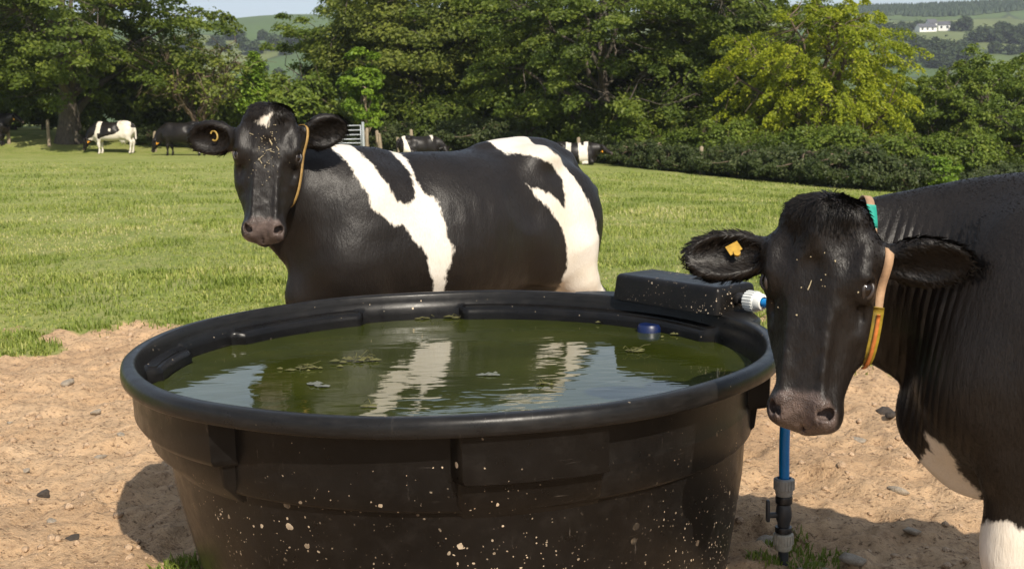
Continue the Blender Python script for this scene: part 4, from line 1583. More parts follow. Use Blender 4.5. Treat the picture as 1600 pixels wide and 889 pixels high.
# the row of trees, west to east: (kind, pixel column, distance, scale, turn, label)
ORD = ['first', 'second', 'third', 'fourth', 'fifth', 'sixth', 'seventh', 'eighth', 'ninth', 'tenth', 'eleventh', 'twelfth', 'thirteenth', 'fourteenth', 'fifteenth', 'sixteenth', 'seventeenth',
       'eighteenth', 'nineteenth', 'twentieth']
MARKS = [(-400, 'beyond the left edge'), (30, 'by the cow at the left edge'), (110, 'by the great beech trunk'), (178, 'behind the grazing pied cow'), (290, 'behind the black grazing cow'), (400, 'by the ivy covered trunk'),
         (480, 'above the broadside cow\'s ear'), (555, 'by the steel gate'), (585, 'by the bright young tree'), (650, 'behind the lying black cow'), (745, 'above the broadside cow\'s back'), (840, 'above the broadside cow\'s hips'),
         (930, 'beyond the broadside cow\'s rump'), (1050, 'left of the golden tree'), (1160, 'under the left edge of the golden tree'), (1275, 'under the golden tree'), (1370, 'under the right edge of the golden tree'), (1470, 'by the bright green bush'),
         (1560, 'above the right hand cow'), (1800, 'beyond the right edge')]


def place(px):
    return min(MARKS, key=lambda m: abs(m[0] - px))[1]


ROW = [
    ('beech', 108, 50, .94, .3, 'great spreading dark beech at the left edge with a stout grey trunk'),
    ('beech_dark', -95, 56, 1.0, 1.2, 'dark tree cut off by the left edge of the picture'),
    ('dark_bush', 215, 54, 1.15, .2, 'dark shaded tree under the right side of the great left beech'),
    ('dark_bush', 275, 55, 1.0, 1.9, 'dark bushy tree behind the black grazing cow'),
    ('hawthorn', 318, 50, 1.0, 2.6, 'half bare hawthorn with brown twigs and twisted trunks above the black grazing cow'),
    ('ivy_stump', 398, 50, 1.05, 0, 'narrow bright green ivy covered trunk right of the hawthorn'),
    ('thorn_bush', 352, 53, .75, .8, 'low leafy bush between the hawthorn and the ivy covered trunk'),
    ('thorn_bush', 428, 54, .72, 2.1, 'low leafy bush just right of the ivy covered trunk'),
    ('thorn_bush', 462, 53, 1.05, 4.1, 'leafy bush closing the right side of the gap with the hill view'),
    ('ash', 572, 60, .92, .4, 'tall mid green tree right of the gap with the hill view'),
    ('olive_tree', 655, 57, 1.12, 1.4, 'tall olive green tree behind the bright young tree'),
    ('sapling', 571, 51, 1.0, .5, 'slender bright green young tree with a pale trunk beside the gate'),
    ('ash', 735, 62, 1.08, 2.2, 'tall mid green tree with dark hollow crown behind the resting cow'),
    ('oak', 815, 57, 1.0, .9, 'tall dark tree above the back of the broadside cow'),
    ('beech_dark', 948, 50, 1.0, 2.0, 'dark beech with low level sprays above the rump of the broadside cow'),
    ('oak', 1068, 53, 1.0, 3.4, 'dark tree left of the golden tree'),
    ('beech_dark', 1160, 56, .92, 4.3, 'dark tree partly behind the golden tree'),
    ('golden', 1283, 45, .92, .6, 'bright yellow green tree with drooping sprays right of centre'),
    ('bushy', 1432, 50, .62, .2, 'rounded dark green tree just right of the golden tree'),
    ('bushy', 1525, 45, .70, 1.7, 'ivy hung bushy green tree behind the back of the right hand cow'),
    ('bushy', 1630, 47, .78, 3.0, 'bushy green tree cut off by the right edge of the picture'),
    ('thorn_bush', 1370, 49, 1.0, .4, 'dark bush under the right side of the golden tree'),
]
for k, px, Y, s, rz, lb in ROW:
    plant(k, gx_at(px, Y), Y, lb, s, rz, sz=s * (.86 if k in ('beech', 'ash', 'oak', 'beech_dark', 'olive_tree') else 1.0))
# the wood goes on behind the row
BACK = [('ash', 640, 72, .95, 3.0), ('oak', 700, 74, 1.0, 2.5), ('ash', 790, 72, 1.0, 5.0), ('beech_dark', 880, 68, 1.0, 1.0), ('oak', 1000, 70, 1.0, .1), ('beech_dark', 1110, 70, .9, 2.7),
        ('oak', -250, 64, 1.0, .3), ('oak', 20, 66, .8, 4.0), ('beech_dark', 150, 68, .62, 5.2), ('bushy', 1280, 64, .7, 2.2), ('oak', 1830, 56, .8, .5), ('ash', -420, 60, 1.0, .5)]
for i, (k, px, Y, s, rz) in enumerate(sorted(BACK, key=lambda b: b[1])):
    plant(k, gx_at(px, Y), Y, '%s tree in the wood behind, %s' % (ORD[i], place(px)), s, rz, sz=s * .84, group='trees of the wood behind')
# bushes under the trees, added to block light and keep the wood dark
rb = random.Random(4)
for i, px in enumerate(list(range(455, 940, 62)) + list(range(950, 1700, 68))):
    Y = (56 if px < 700 else 53 if px < 950 else 49) + rb.uniform(-1.5, 1.5)
    plant('dark_bush', gx_at(px, Y), Y, '%s dark shaded bush, %s' % (ORD[i], place(px)), rb.uniform(.62, .95), rb.uniform(0, 6), group='dark bushes under the trees', cat='bush', name='bush')
for i, px in enumerate(range(-60, 120, 42)):
    Y = 60 + rb.uniform(-1, 1)
    plant('dark_bush', gx_at(px, Y), Y, '%s dark bush from the left in the hedge left of the great beech' % ORD[i], rb.uniform(.42, .55), rb.uniform(0, 6), group='bushes of the left hedge', cat='bush', name='bush')
for i, (px, Y, s) in enumerate(((150, 50.5, .55), (222, 50.5, .6), (262, 51, .6), (470, 53.5, 1.1), (505, 53, 1.0), (585, 52, .9), (612, 52.5, 1.0), (668, 52, 1.0), (700, 51.5, 1.1), (745, 51, 1.15), (790, 50.5, 1.1))):
    plant('bramble', gx_at(px, Y), Y, '%s low bramble along the far fence, %s' % (ORD[i], place(px)), s, rb.uniform(0, 6), group='brambles along the far fence', cat='bramble', name='bramble')
hedge_px = [(938, 46.8), (968, 45.4), (1003, 43.8), (1040, 43.0), (1078, 42.4), (1115, 41.6), (1152, 41.0), (1190, 40.4), (1228, 39.8), (1264, 39.2), (1300, 38.8), (1338, 38.4), (1376, 38.2), (1412, 38.2), (1520, 38.6), (1570, 39), (1625, 39)]
for i, (px, Y) in enumerate(hedge_px):
    big = 1.25 if 1280 < px < 1420 else 1.0
    plant('bramble', gx_at(px, Y), Y, '%s bramble in the right hand hedge, %s' % (ORD[i], place(px)), big * rb.uniform(.62, 1.0), rb.uniform(0, 6), group='hedge of brambles on the right', cat='bramble', name='bramble')
for i, (px, dY, sc_) in enumerate(((985, 2.2, .55), (1060, 1.6, .48), (1135, 1.9, .6), (1205, 1.5, .5), (1255, 1.9, .58), (1320, 1.3, .62), (1392, 1.4, .55), (1440, 1.8, .6), (1510, 1.5, .62))):
    Y = float(np.interp(px, [h[0] for h in hedge_px], [h[1] for h in hedge_px])) + dY
    plant('thorn_bush', gx_at(px, Y), Y, '%s leafy thorn in the right hand hedge, %s' % (ORD[i], place(px)), sc_, rb.uniform(0, 6), group='thorns in the right hand hedge', cat='bush', name='bush')
plant('bright_bush', gx_at(1468, 38.0), 38.0, 'small bright green bush at the right end of the bramble hedge', 1.0, 1.0, None, 'bush', 'bush')


# grass: blades in tufts, thinning with distance; nobody could count it
def build_grass():
    r = np.random.default_rng(99)
    n = 380000
    u = r.random(n)
    y0, y1, p = 4.4, 40.0, -.45
    Y = (y0 ** p + u * (y1 ** p - y0 ** p)) ** (1 / p)
    X = r.uniform(-1, 1, n) * (Y * .50 + .6)
    # gather into tufts
    cxi = np.floor(X / .15); cyi = np.floor(Y / .15 + hash3(cxi, cxi * 0, cxi * 0, 3))
    tx = (cxi + hash3(cxi, cyi, cxi * 0, 11)) * .15; ty = (cyi + hash3(cxi, cyi, cxi * 0, 12) - hash3(cxi, cxi * 0, cxi * 0, 3)) * .15
    k = np.where(r.random(n) < .30, .55, 0.0)
    X = X * (1 - k) + tx * k; Y = Y * (1 - k) + ty * k
    X += r.normal(0, .02, n); Y += r.normal(0, .02, n)
    g = grass_amount(X, Y)
    keep = r.random(n) < smooth(.22, .8, g) * (.35 + .65 * smooth(-.5, .2, fbm(X * 1.3, Y * 1.3, None, 3, 13)))
    X, Y = X[keep], Y[keep]
    # tufts round the foot of the trough
    for (cx, cy, rr_, m) in ((-1.05, 3.56, .10, 420), (-1.10, 3.44, .06, 120), (.78, 3.60, .06, 110), (.95, 3.62, .10, 160), (.90, 3.75, .08, 90), (1.65, 6.3, .3, 200)):
        a = r.uniform(0, 6.28, m); q = rr_ * np.sqrt(r.random(m))
        X = np.concatenate([X, cx + q * np.cos(a)]); Y = np.concatenate([Y, cy + q * np.sin(a)])
    ins = np.hypot(X - TC[0], Y - TC[1]) < .835
    X, Y = X[~ins], Y[~ins]
    n = len(X)
    Z = hz(X, Y)
    far = Y / 7.0
    near_t = np.hypot(X - TC[0], Y - TC[1]) < 1.6
    lush = .55 + .6 * smooth(-.4, .6, fbm(X * .7, Y * .7, None, 3, 71)) + .6 * smooth(.15, .5, fbm(X * 1.5 + 5, Y * 1.1, None, 3, 83))
    L = (.021 + .028 * r.random(n)) * lush * np.clip(far, 1, 2.4) ** .45 * np.where(near_t, .75, 1)
    Wd = (.0026 + .0022 * r.random(n)) * np.clip(far, .8, 7) ** .85
    a = r.uniform(0, 2 * np.pi, n)
    dx, dy = np.cos(a), np.sin(a)
    lean = r.uniform(.15, .95, n)
    root = np.stack([X, Y, Z - .004], 1)
    d = np.stack([dx, dy, np.zeros(n)], 1); side = np.stack([-dy, dx, np.zeros(n)], 1) * Wd[:, None]
    up = np.array([0, 0, 1.0])
    p1 = root + d * (L * lean * .35)[:, None] + up * (L * .62)[:, None]
    p2 = root + d * (L * lean)[:, None] + up * (L * (1 - .25 * lean))[:, None]
    nr = Y < 11.0
    m = int(nr.sum())
    V1 = np.stack([root - side, root + side, p1 + side * .8, p1 - side * .8, p2], 1)[nr].reshape(-1, 3)
    V2 = np.stack([root - side, root + side, p2], 1)[~nr].reshape(-1, 3)
    b = (np.arange(m) * 5)[:, None]
    T = np.concatenate([b + np.array([[0, 1, 2]]), b + np.array([[0, 2, 3]]), b + np.array([[3, 2, 4]]), m * 5 + np.arange((n - m) * 3).reshape(-1, 3)])
    V = np.concatenate([V1, V2])
    dry = smooth(.0, .6, fbm(X * .8 + 3, Y * .8, None, 3, 55)) * .35
    tone = np.clip(r.random(n) * .72 + dry - .38 * smooth(.15, .5, fbm(X * 1.5 + 5, Y * 1.1, None, 3, 83)), 0, 1)
    o = mesh_np('grass', V, T, GRASS, None, True, {'tone': ('POINT', 'FLOAT', np.concatenate([np.repeat(tone[nr], 5), np.repeat(tone[~nr], 3)]))})
    tagit(o, 'short tufted green grass of the grazed field', 'grass', None, 'stuff')


GRASS = leaf_mat('grass_blade', [(0, (.16, .21, .032)), (.45, (.285, .33, .065)), (.75, (.41, .40, .12)), (1, (.58, .51, .27))], .35, .55)
build_grass()
# ------------------------------------------------------------------ cattle further off, fence, gate, far hillside
def fold_legs():
    out = []
    for sg in (1, -1):
        out.append([((.62, .16 * sg, .72), .12), ((.78, .20 * sg, .56), .075), ((.55, .22 * sg, .53), .05), ((.42, .2 * sg, .54), .04)])
        out.append([((-.55, .20 * sg, .78), .16), ((-.20, .33 * sg, .62), .09), ((-.52, .36 * sg, .55), .055), ((-.30, .38 * sg, .53), .045)])
    return out


HEAD_POSE = {
    'graze': ((1.26, .0, .70), (.22, 0, -.975), (.975, 0, .22), [(.85, 0, .95), (1.05, 0, .86)]),
    'level': ((1.20, .0, 1.36), (.72, 0, -.69), (.69, 0, .72), [(.82, 0, 1.05), (.98, 0, 1.22)]),
    'lying': ((1.16, .0, 1.22), (.78, 0, -.62), (.62, 0, .78), [(.82, 0, 1.0), (.96, 0, 1.12)]),
    'away': ((1.05, -.42, .92), (.25, -.4, -.88), (.30, -.83, .46), [(.80, 0, 1.0), (.95, -.18, 1.0)]),
}


def far_cow(px, Y, psi, k, pose, label, whites, blacks=(), lying=False, steps=(0, 0, 0, 0), tag=None, whitelegs=False, xoff=0):
    ho, s_, d_, nc = HEAD_POSE[pose]
    s_ = nrm(s_); d_ = np.array(d_, float); d_ = nrm(d_ - s_ * d_.dot(s_)); l_ = np.cross(d_, s_)
    HR = np.stack([s_, l_, d_], 1)
    F = Field((-1.1, -.65, .0), (1.65, .65, 1.6), .026)
    ears = [dict(o=(.06, .11 * sg, -.08), u=HR @ np.array((.1, 1.0 * sg, -.25)), w=HR @ np.array((.2, 0, 1)), L=.20, W=.12) for sg in (1, -1)]
    tail = [((-.80, 0, 1.2), .045), ((-.87, 0, 1.1), .04), ((-.89, 0, .9), .034), ((-.89, 0, .6), .04)]
    hp = build_cow(F, ho, HR, nc, fold_legs() if lying else stand_legs(*steps), ears, False, not lying, 0, tail)
    V, Q = F.surface()
    V = smooth_verts(V, Q, 1, .4)
    w = np.full(len(V), -1.0)
    if whites or blacks:
        w = polys_xz(V, whites, blacks)
    s, l, d = head_local(V, ho, HR)
    x = float(gx_at(px, Y))
    z = float(hz(x, Y)) - (.50 * k if lying else 0)
    root = empty('cow', (x, Y, z), psi, label, 'cow', 'dairy cows in the field')
    root.scale = (k, k, k)
    mesh_np('body', V, Q, M_COAT, root, True, {'white': ('POINT', 'FLOAT', w), 'nose': ('POINT', 'FLOAT', nose_mask(V, ho, HR))})
    if tag:
        mb = MB(); c = hp(.14, 0, -.24)
        for sg in (1, -1):
            mb.box(hp(.16, .09 * sg, -.20), (.04, .02, .09))
        mb.box(c, (.05, .15, .03))
        mb.build('collar', M_TAGO, root, bevel=.008)
    return root


M_TAGO = simple('orange_tag', (.75, .33, .015), .5, .1, 10)
far_cow(178, 47.5, math.radians(178), .96, 'graze', 'pied cow with a large white rump grazing head down at the far left',
        [[(-1, 1.6), (-.18, 1.6), (-.22, 1.15), (-.33, .95), (-.10, .80), (.30, .72), (.50, .66), (.9, .62), (.9, .0), (-1, .0)], [(.42, 1.6), (.60, 1.6), (.66, 1.1), (.75, .8), (.95, .68), (1.1, .62), (.85, .50), (.60, .62), (.50, .9), (.45, 1.2)],
         [(.02, 1.02), (.12, 1.05), (.13, .93), (.04, .90)]], [[(-.95, 1.4), (-.72, 1.35), (-.76, 1.05), (-.95, 1.05)], [(.50, .85), (.62, .85), (.62, .62), (.52, .62)]], tag=True)
far_cow(287, 46.0, math.radians(176), .97, 'graze', 'all black cow grazing head down behind the ear of the broadside cow', [[(-1, .32), (-.5, .32), (-.5, .1), (-1, .1)]], steps=(.05, -.05, .04, -.06), tag=True)
far_cow(-22, 49.0, math.radians(8), .97, 'level', 'black cow at the left edge of the picture with only its head in view', [[(1.9, .2), (2, .2), (2, .3)]], tag=True)
far_cow(652, 46.5, math.radians(20), .95, 'away', 'black cow with white slashes lying beyond the back of the broadside cow', [[(-.70, 1.6), (-.50, 1.6), (-.56, 1.2), (-.45, .95), (-.40, .60), (-.70, .60), (-.66, 1.0)], [(.45, 1.5), (.68, 1.5), (.55, 1.08)]], lying=True)
far_cow(893, 43.2, math.radians(-4), .95, 'lying', 'pied cow lying beyond the rump of the broadside cow facing right', [[(.22, 1.6), (.66, 1.6), (.60, 1.1), (.62, .5), (.30, .5), (.25, 1.0)], [(-.2, 1.6), (.0, 1.6), (-.05, .6), (-.25, .6)]],
        [[(.35, 1.6), (.47, 1.6), (.45, 1.2), (.36, 1.2)]], lying=True, tag=True)

M_POST = bark_mat('fence_post_wood', (.17, .13, .085), (.36, .29, .20))
POSTS = [(75, 49.0, 1.0, 'weathered fence post alone left of the great beech trunk'), (12, 49.5, .9, 'fence post by the head of the cow at the left edge'), (240, 48.6, .75, 'fence post above the head of the black grazing cow'),
         (590, 50.4, .85, 'fence post between the gate and the young tree trunk'), (594, 49.9, .75, 'shorter fence post touching the post left of the brambles'), (621, 50.0, .60, 'thin leaning stake between two fence posts above the lying cow'),
         (643, 49.8, .90, 'stout fence post above the right side of the lying cow'), (572, 49.9, .95, 'split wooden post standing against the gate'), (903, 46.2, .85, 'fence post in the shade beyond the rump of the broadside cow'),
         (1030, 43.4, .9, 'grey fence post buried in the bramble hedge'), (1096, 41.7, .9, 'fence post near the left end of the golden tree'), (362, 48.4, .7, 'fence post close to the face of the broadside cow')]
r4 = random.Random(12)
for px, Y, h, lb in POSTS:
    x = float(gx_at(px, Y)); z = float(hz(x, Y))
    mb = MB(); a = r4.uniform(-.05, .05)
    mb.tube([(0, 0, -.2), (a * .4, 0, h * .5), (a, a * .6, h * 1.05), (a, a * .6, h * 1.09)], [.075, .072, .066, .03], 9)
    o = mb.build('fence_post', M_POST, None, True, autosmooth=.8)
    o.location = (x, Y, z)
    tagit(o, lb, 'fence post', 'fence posts of the far boundary')

M_GALV = simple('galvanised_steel', (.42, .45, .48), .45, .15, 6, Metallic=.3)
gxr = float(gx_at(567, 49.5)); gzr = float(hz(gxr, 49.5))
gate = empty('field_gate', (gxr, 49.5, gzr), math.radians(168), 'galvanised steel bar gate beside the ear of the broadside cow', 'gate')
mb = MB(); mb.tube([(0, 0, -.1), (0, 0, 1.28)], .06, 10); mb.build('gate_post', M_GALV, gate, True, autosmooth=.8)
for z in (.12, .27, .42, .58, .76, .95, 1.14):
    mb = MB(); mb.tube([(.10, 0, z), (2.6, 0, z)], .021, 6); mb.build('rail', M_GALV, gate, True)
for x in (.10, .95, 1.75, 2.6):
    mb = MB(); mb.tube([(x, 0, .10), (x, 0, 1.16)], .024, 6); mb.build('upright', M_GALV, gate, True)

# far hillside: tree clumps, plantation, farm
rh = np.random.default_rng(77)
def hill_tree_mesh(seed, rx, rz, n, mat, size):
    r = np.random.default_rng(seed)
    C = r.normal(0, 1, (14, 3)); C /= np.linalg.norm(C, axis=1)[:, None]; C *= np.array([rx * .6, rx * .6, rz * .5])
    C[:, 2] += rz * .75
    V, F, tone = leaf_cloud(r, C, r.uniform(.35, .6, 14) * rx, n // 14, size, .8, .1, .8)
    return V, F, tone, mat


LF_FAR = leaf_mat('leaf_far', [(0, (.020, .036, .012)), (.5, (.038, .060, .020)), (1, (.065, .088, .030))], .15, .7)
LF_CON = leaf_mat('needle_far', [(0, (.018, .034, .018)), (.5, (.030, .052, .028)), (1, (.048, .072, .036))], .1, .7)
hm = []
for sd, rx, rz in ((1, 5, 4.2), (2, 4.2, 4.6), (3, 6.5, 4.4)):
    V, F, tone, m_ = hill_tree_mesh(sd, rx, rz, 700, LF_FAR, 1.0)
    hm.append((V, F, tone))
firsts = [None, None, None]
HT = [(1395, 600), (1408, 590), (1420, 560), (1432, 545), (1446, 540), (1458, 545), (1470, 540), (1482, 535), (1493, 545), (1505, 550), (1440, 520), (1462, 505), (1480, 500), (1497, 510), (1512, 520), (1518, 590), (1530, 585), (1541, 590), (1553, 580), (1562, 590), (1574, 575), (1586, 570), (1598, 575),
      (1610, 570), (1404, 660), (1418, 668), (1430, 670), (1480, 655), (1492, 650), (1502, 645), (1388, 640), (1376, 640), (1416, 520), (1402, 505), (1550, 545), (1575, 540), (1600, 540), (1525, 500), (1590, 620), (1556, 640),
      (345, 620), (358, 600), (372, 640), (386, 610), (402, 590), (418, 640), (436, 600), (452, 585), (468, 620), (395, 480), (425, 470), (455, 460), (365, 470), (480, 480), (340, 500), (410, 540), (440, 520), (300, 600), (320, 560), (500, 600)]
for i, (px, Y) in enumerate(sorted(HT, key=lambda h: (h[0] > 900, -h[1], h[0]))):
    x = float(gx_at(px, Y)); q = i % 3
    k = .75 + .6 * rh.random()
    z = float(hill_h(x, Y)) - .5
    if firsts[q] is None:
        V, F, tone = hm[q]
        o = mesh_np('hill_tree', V, F, LF_FAR, None, False, {'tone': ('POINT', 'FLOAT', tone)})
        firsts[q] = o
    else:
        o = firsts[q].copy(); COL.objects.link(o)
    o.location = (x, Y, z); o.scale = (k, k, k * .9); o.rotation_euler = (0, 0, rh.random() * 6)
    tagit(o, 'dark hedgerow tree on the far hillside %s' % ('in the left gap' if px < 900 else 'right of the golden tree'), 'tree', 'hedgerow trees on the far hillside, ' + ('left gap' if px < 900 else 'right'))

n = 11000
cx_ = np.concatenate([rh.uniform(150, 560, n), rh.uniform(-330, -120, 500)])
cy_ = np.concatenate([rh.uniform(740, 985, n), rh.uniform(905, 985, 500)])
lim = np.concatenate([745 + 35 * vnoise(cx_[:n] * .012, cx_[:n] * 0, None, 4) + 50 * smooth(290, 200, cx_[:n]), np.zeros(500)])
ok = cy_ > lim
cx_, cy_ = cx_[ok], cy_[ok]
n = len(cx_)
cz_ = hill_h(cx_, cy_) - .4
hh = rh.uniform(2.6, 4.8, n); rr_ = rh.uniform(1.1, 1.9, n)
a6 = np.arange(6) * np.pi / 3
ring = np.stack([cx_[:, None] + rr_[:, None] * np.cos(a6), cy_[:, None] + rr_[:, None] * np.sin(a6), np.repeat((cz_ + .6)[:, None], 6, 1)], -1)
ring2 = np.stack([cx_[:, None] + .55 * rr_[:, None] * np.cos(a6 + .5), cy_[:, None] + .55 * rr_[:, None] * np.sin(a6 + .5), np.repeat((cz_ + hh * .55)[:, None], 6, 1)], -1)
tipv = np.stack([cx_, cy_, cz_ + hh], -1)[:, None, :]
V = np.concatenate([ring, ring2, tipv], 1).reshape(-1, 3)
b = (np.arange(n) * 13)[:, None]
T = []
for q in range(6):
    p = (q + 1) % 6
    T += [b + np.array([[q, p, 6 + q]]), b + np.array([[p, 6 + p, 6 + q]]), b + np.array([[6 + q, 6 + p, 12]])]
o = mesh_np('conifer_plantation', V, np.concatenate(T), LF_CON, None, False, {'tone': ('POINT', 'FLOAT', np.repeat(rh.random(n), 13))})
tagit(o, 'dark blue green plantation along the crest of the far hill', 'plantation', None, 'stuff')

M_WALLW = simple('white_render', (.74, .73, .70), .8, .06, .6)
M_SLATE = simple('slate_roof', (.085, .085, .095), .7, .2, .8)
M_GLASSD = simple('window_dark', (.03, .035, .04), .1, .1, 1)


def farm(px, py_Y, w, d, h, rh_, rz, label, name):
    Y = py_Y; x = float(gx_at(px, Y)); z = float(hill_h(x, Y))
    root = empty(name, (x, Y, z), rz, label, 'farm building')
    mb = MB()
    mb.add([(-w / 2, -d / 2, -1), (w / 2, -d / 2, -1), (w / 2, d / 2, -1), (-w / 2, d / 2, -1), (-w / 2, -d / 2, h), (w / 2, -d / 2, h), (w / 2, d / 2, h), (-w / 2, d / 2, h), (-w / 2, 0, h + rh_), (w / 2, 0, h + rh_)],
           [[0, 1, 5, 4], [2, 3, 7, 6], [1, 2, 6, 9, 5], [3, 0, 4, 8, 7]])
    mb.build('wall', M_WALLW, root)
    mb = MB()
    for sg in (1, -1):
        mb.add([(-w / 2 - .3, sg * (d / 2 + .35), h - .3), (w / 2 + .3, sg * (d / 2 + .35), h - .3), (w / 2 + .3, 0, h + rh_ + .12), (-w / 2 - .3, 0, h + rh_ + .12),
                (-w / 2 - .3, sg * (d / 2 + .35), h - .12), (w / 2 + .3, sg * (d / 2 + .35), h - .12), (w / 2 + .3, 0, h + rh_ + .32), (-w / 2 - .3, 0, h + rh_ + .32)],
               [[0, 1, 2, 3], [4, 5, 6, 7], [0, 1, 5, 4], [1, 2, 6, 5], [3, 0, 4, 7]])
    mb.build('roof', M_SLATE, root)
    for k in range(int(w // 3)):
        mb = MB(); mb.box((-w / 2 + 1.6 + k * 3, -d / 2 - .03, h * .55), (1.0, .1, 1.2)); mb.build('window', M_GLASSD, root)
    return root


farm(1442, 650, 10, 5, 2.4, 1.5, .2, 'long low white farmhouse on the far hillside', 'farmhouse')
farm(1450, 655, 4.5, 5, 4.2, 1.8, .1, 'tall white gabled farmhouse wing above the low range', 'farmhouse')
farm(1470, 655, 6, 5, 3.2, 1.5, -.3, 'grey roofed white barn right of the farmhouse', 'barn')
# ------------------------------------------------------------------ collars, ear tags, straw, stones
def field_at(F, P):
    q = (np.asarray(P) - F.lo) / F.h
    i = np.clip(np.floor(q).astype(int), 0, np.array(F.n) - 2); f = q - i
    r = 0
    for a in (0, 1):
        for b in (0, 1):
            for c in (0, 1):
                w = (f[:, 0] if a else 1 - f[:, 0]) * (f[:, 1] if b else 1 - f[:, 1]) * (f[:, 2] if c else 1 - f[:, 2])
                r = r + w * F.F[i[:, 0] + a, i[:, 1] + b, i[:, 2] + c]
    return r


def ring_on(F, c, e1, e2, n=96, rmax=.42, sm=6):
    """Where a loop in the plane (e1, e2) about c lies on the skin."""
    th = np.arange(n) * 2 * np.pi / n
    D = np.outer(np.cos(th), e1) + np.outer(np.sin(th), e2)
    R = np.full(n, np.nan)
    for s in np.arange(.03, rmax, .003):
        v = field_at(F, c + D * s)
        hit = np.isnan(R) & (v > 0)
        R[hit] = s
    R[np.isnan(R)] = rmax
    for _ in range(sm):
        R = np.maximum(R, (np.roll(R, 1) + np.roll(R, -1)) / 2) * .5 + .5 * (np.roll(R, 1) + np.roll(R, -1)) / 2
    return th, D, R


def strap(name, c, D, R, ax, width, off, i0, i1, mat, root, thick=.004, drop=None):
    n = len(R)
    idx = [i % n for i in range(i0, i1 + 1)]
    V = []
    for i in idx:
        o = np.zeros(3) if drop is None else drop[i]
        for s, t in ((-1, 0), (1, 0), (1, 1), (-1, 1)):
            V.append(c + D[i] * (R[i] + off + t * thick) + ax * s * width / 2 + o)
    F = []
    for k in range(len(idx) - 1):
        for q in range(4):
            F.append([k * 4 + q, k * 4 + (q + 1) % 4, (k + 1) * 4 + (q + 1) % 4, (k + 1) * 4 + q])
    if i1 - i0 < n:
        F += [[0, 1, 2, 3], [(len(idx) - 1) * 4 + q for q in (3, 2, 1, 0)]]
    return mesh_np(name, V, F, mat, root, True)


M_STRAPT = simple('strap_tan', (.36, .225, .13), .7, .2, 40, .2)
M_TEAL = simple('strap_teal', (.01, .26, .19), .6, .15, 30)
M_AMBER = simple('strap_amber', (.27, .19, .025), .22, .5, 22, .1)
M_ORANGE = simple('strap_orange', (.48, .15, .035), .3, .4, 30)
M_STRAPY = simple('strap_yellow', (.30, .18, .05), .6, .35, 30, .2)
M_LIME = simple('tag_lime', (.10, .52, .03), .45, .15, 20)
M_TAGY = simple('tag_yellow', (.42, .25, .03), .3, .4, 40)
M_TAGD = simple('tag_dull_yellow', (.26, .17, .03), .5, .3, 40)
M_STUD = simple('stud_white', (.6, .6, .62), .4, .1, 20)

s3, l3, d3 = A_HR[:, 0], A_HR[:, 1], A_HR[:, 2]
axA = nrm(l3 * .86 - d3 * .50)
cA = A_HO + A_HR @ np.array((.13, .075, -.20))
e1 = nrm(s3 - axA * s3.dot(axA)); e2 = np.cross(axA, e1)
if e2.dot(d3) < 0: e2 = -e2
thA, DA, RA = ring_on(FA, cA, e1, e2)
# e1 = towards the throat, e2 = towards the cow's left; index 0 throat, 24 left, 48 crest, 72 right
collar = strap('collar', cA, DA, RA, axA, .021, .003, 14, 84, M_STRAPT, cowA)
strap('collar_band', cA, DA, RA, axA, .024, .007, 46, 50, M_TEAL, collar)
strap('collar_sleeve', cA, DA, RA + .004, axA, .026, .006, -8, 15, M_AMBER, collar)
strap('collar_flash', cA, DA, RA + .006, axA, .009, .012, 4, 14, M_ORANGE, collar)
mb = MB(); pt = cA + DA[0] * (RA[0] + .03) + axA * .01
mb.box(pt, (.055, .035, .030)); tg_ = mb.build('collar_tag', M_LIME, collar, bevel=.006)

s3, l3, d3 = B_HR[:, 0], B_HR[:, 1], B_HR[:, 2]
axB = nrm(l3 * .80 - d3 * .60)
cB = B_HO + B_HR @ np.array((.16, .05, -.19))
e1 = nrm(s3 - axB * s3.dot(axB)); e2 = np.cross(axB, e1)
if e2.dot(d3) < 0: e2 = -e2
thB, DB, RB = ring_on(FB, cB, e1, e2)
collarB = strap('collar', cB, DB, RB, axB, .011, .005, 0, 96, M_STRAPY, cowB)


def ear_tag(root, hp, HR, ear, kx, off, sz, mat, name='ear_tag', ring=False):
    o = hp(*ear['o']); u = nrm(ear['u']); w = np.array(ear['w'], float); w = nrm(w - u * u.dot(w)); v = np.cross(w, u)
    c = o + u * ear['L'] * kx + v * off[0] + w * off[1]
    mb = MB()
    R3 = Matrix(np.stack([u, v, w], 1).tolist()) @ Matrix.Rotation(.45, 3, 'Z') @ Matrix.Rotation(.35, 3, 'X')
    if ring:
        pts = [Vector(c) + R3 @ Vector((sz * math.cos(a), sz * 1.5 * math.sin(a), .003)) for a in np.linspace(.6, 5.6, 14)]
        mb.tube(pts, .0045, 6)
    else:
        mb.box(c, (sz, sz * .8, .004), R3)
        mb.tube([c + R3 @ Vector((0, sz * .5, -.002)), c + R3 @ Vector((0, sz * .5, .008))], .009, 10)
        mb.box(c + R3 @ Vector((0, sz * .42, 0)), (sz * .35, sz * .35, .004), R3)
    return mb.build(name, mat, root, False, bevel=.001)


ear_tag(cowA, hpA, A_HR, EARS_A[1], .50, (-.016, .012), .035, M_TAGY)
ear_tag(cowB, hpB, B_HR, EARS_B[1], .52, (-.010, .010), .015, M_TAGD, ring=True)


def stud(root, hp, ear, kx, off):
    o = hp(*ear['o']); u = nrm(ear['u']); w = np.array(ear['w'], float); w = nrm(w - u * u.dot(w)); v = np.cross(w, u)
    c = o + u * ear['L'] * kx + v * off[0] + w * off[1]
    mb = MB(); along(mb, [(0, 0), (.005, 0), (.0055, .002), (.004, .004), (0, .005)], Vector(c), Vector(w), 12)
    return mb.build('ear_stud', M_STUD, root, True)


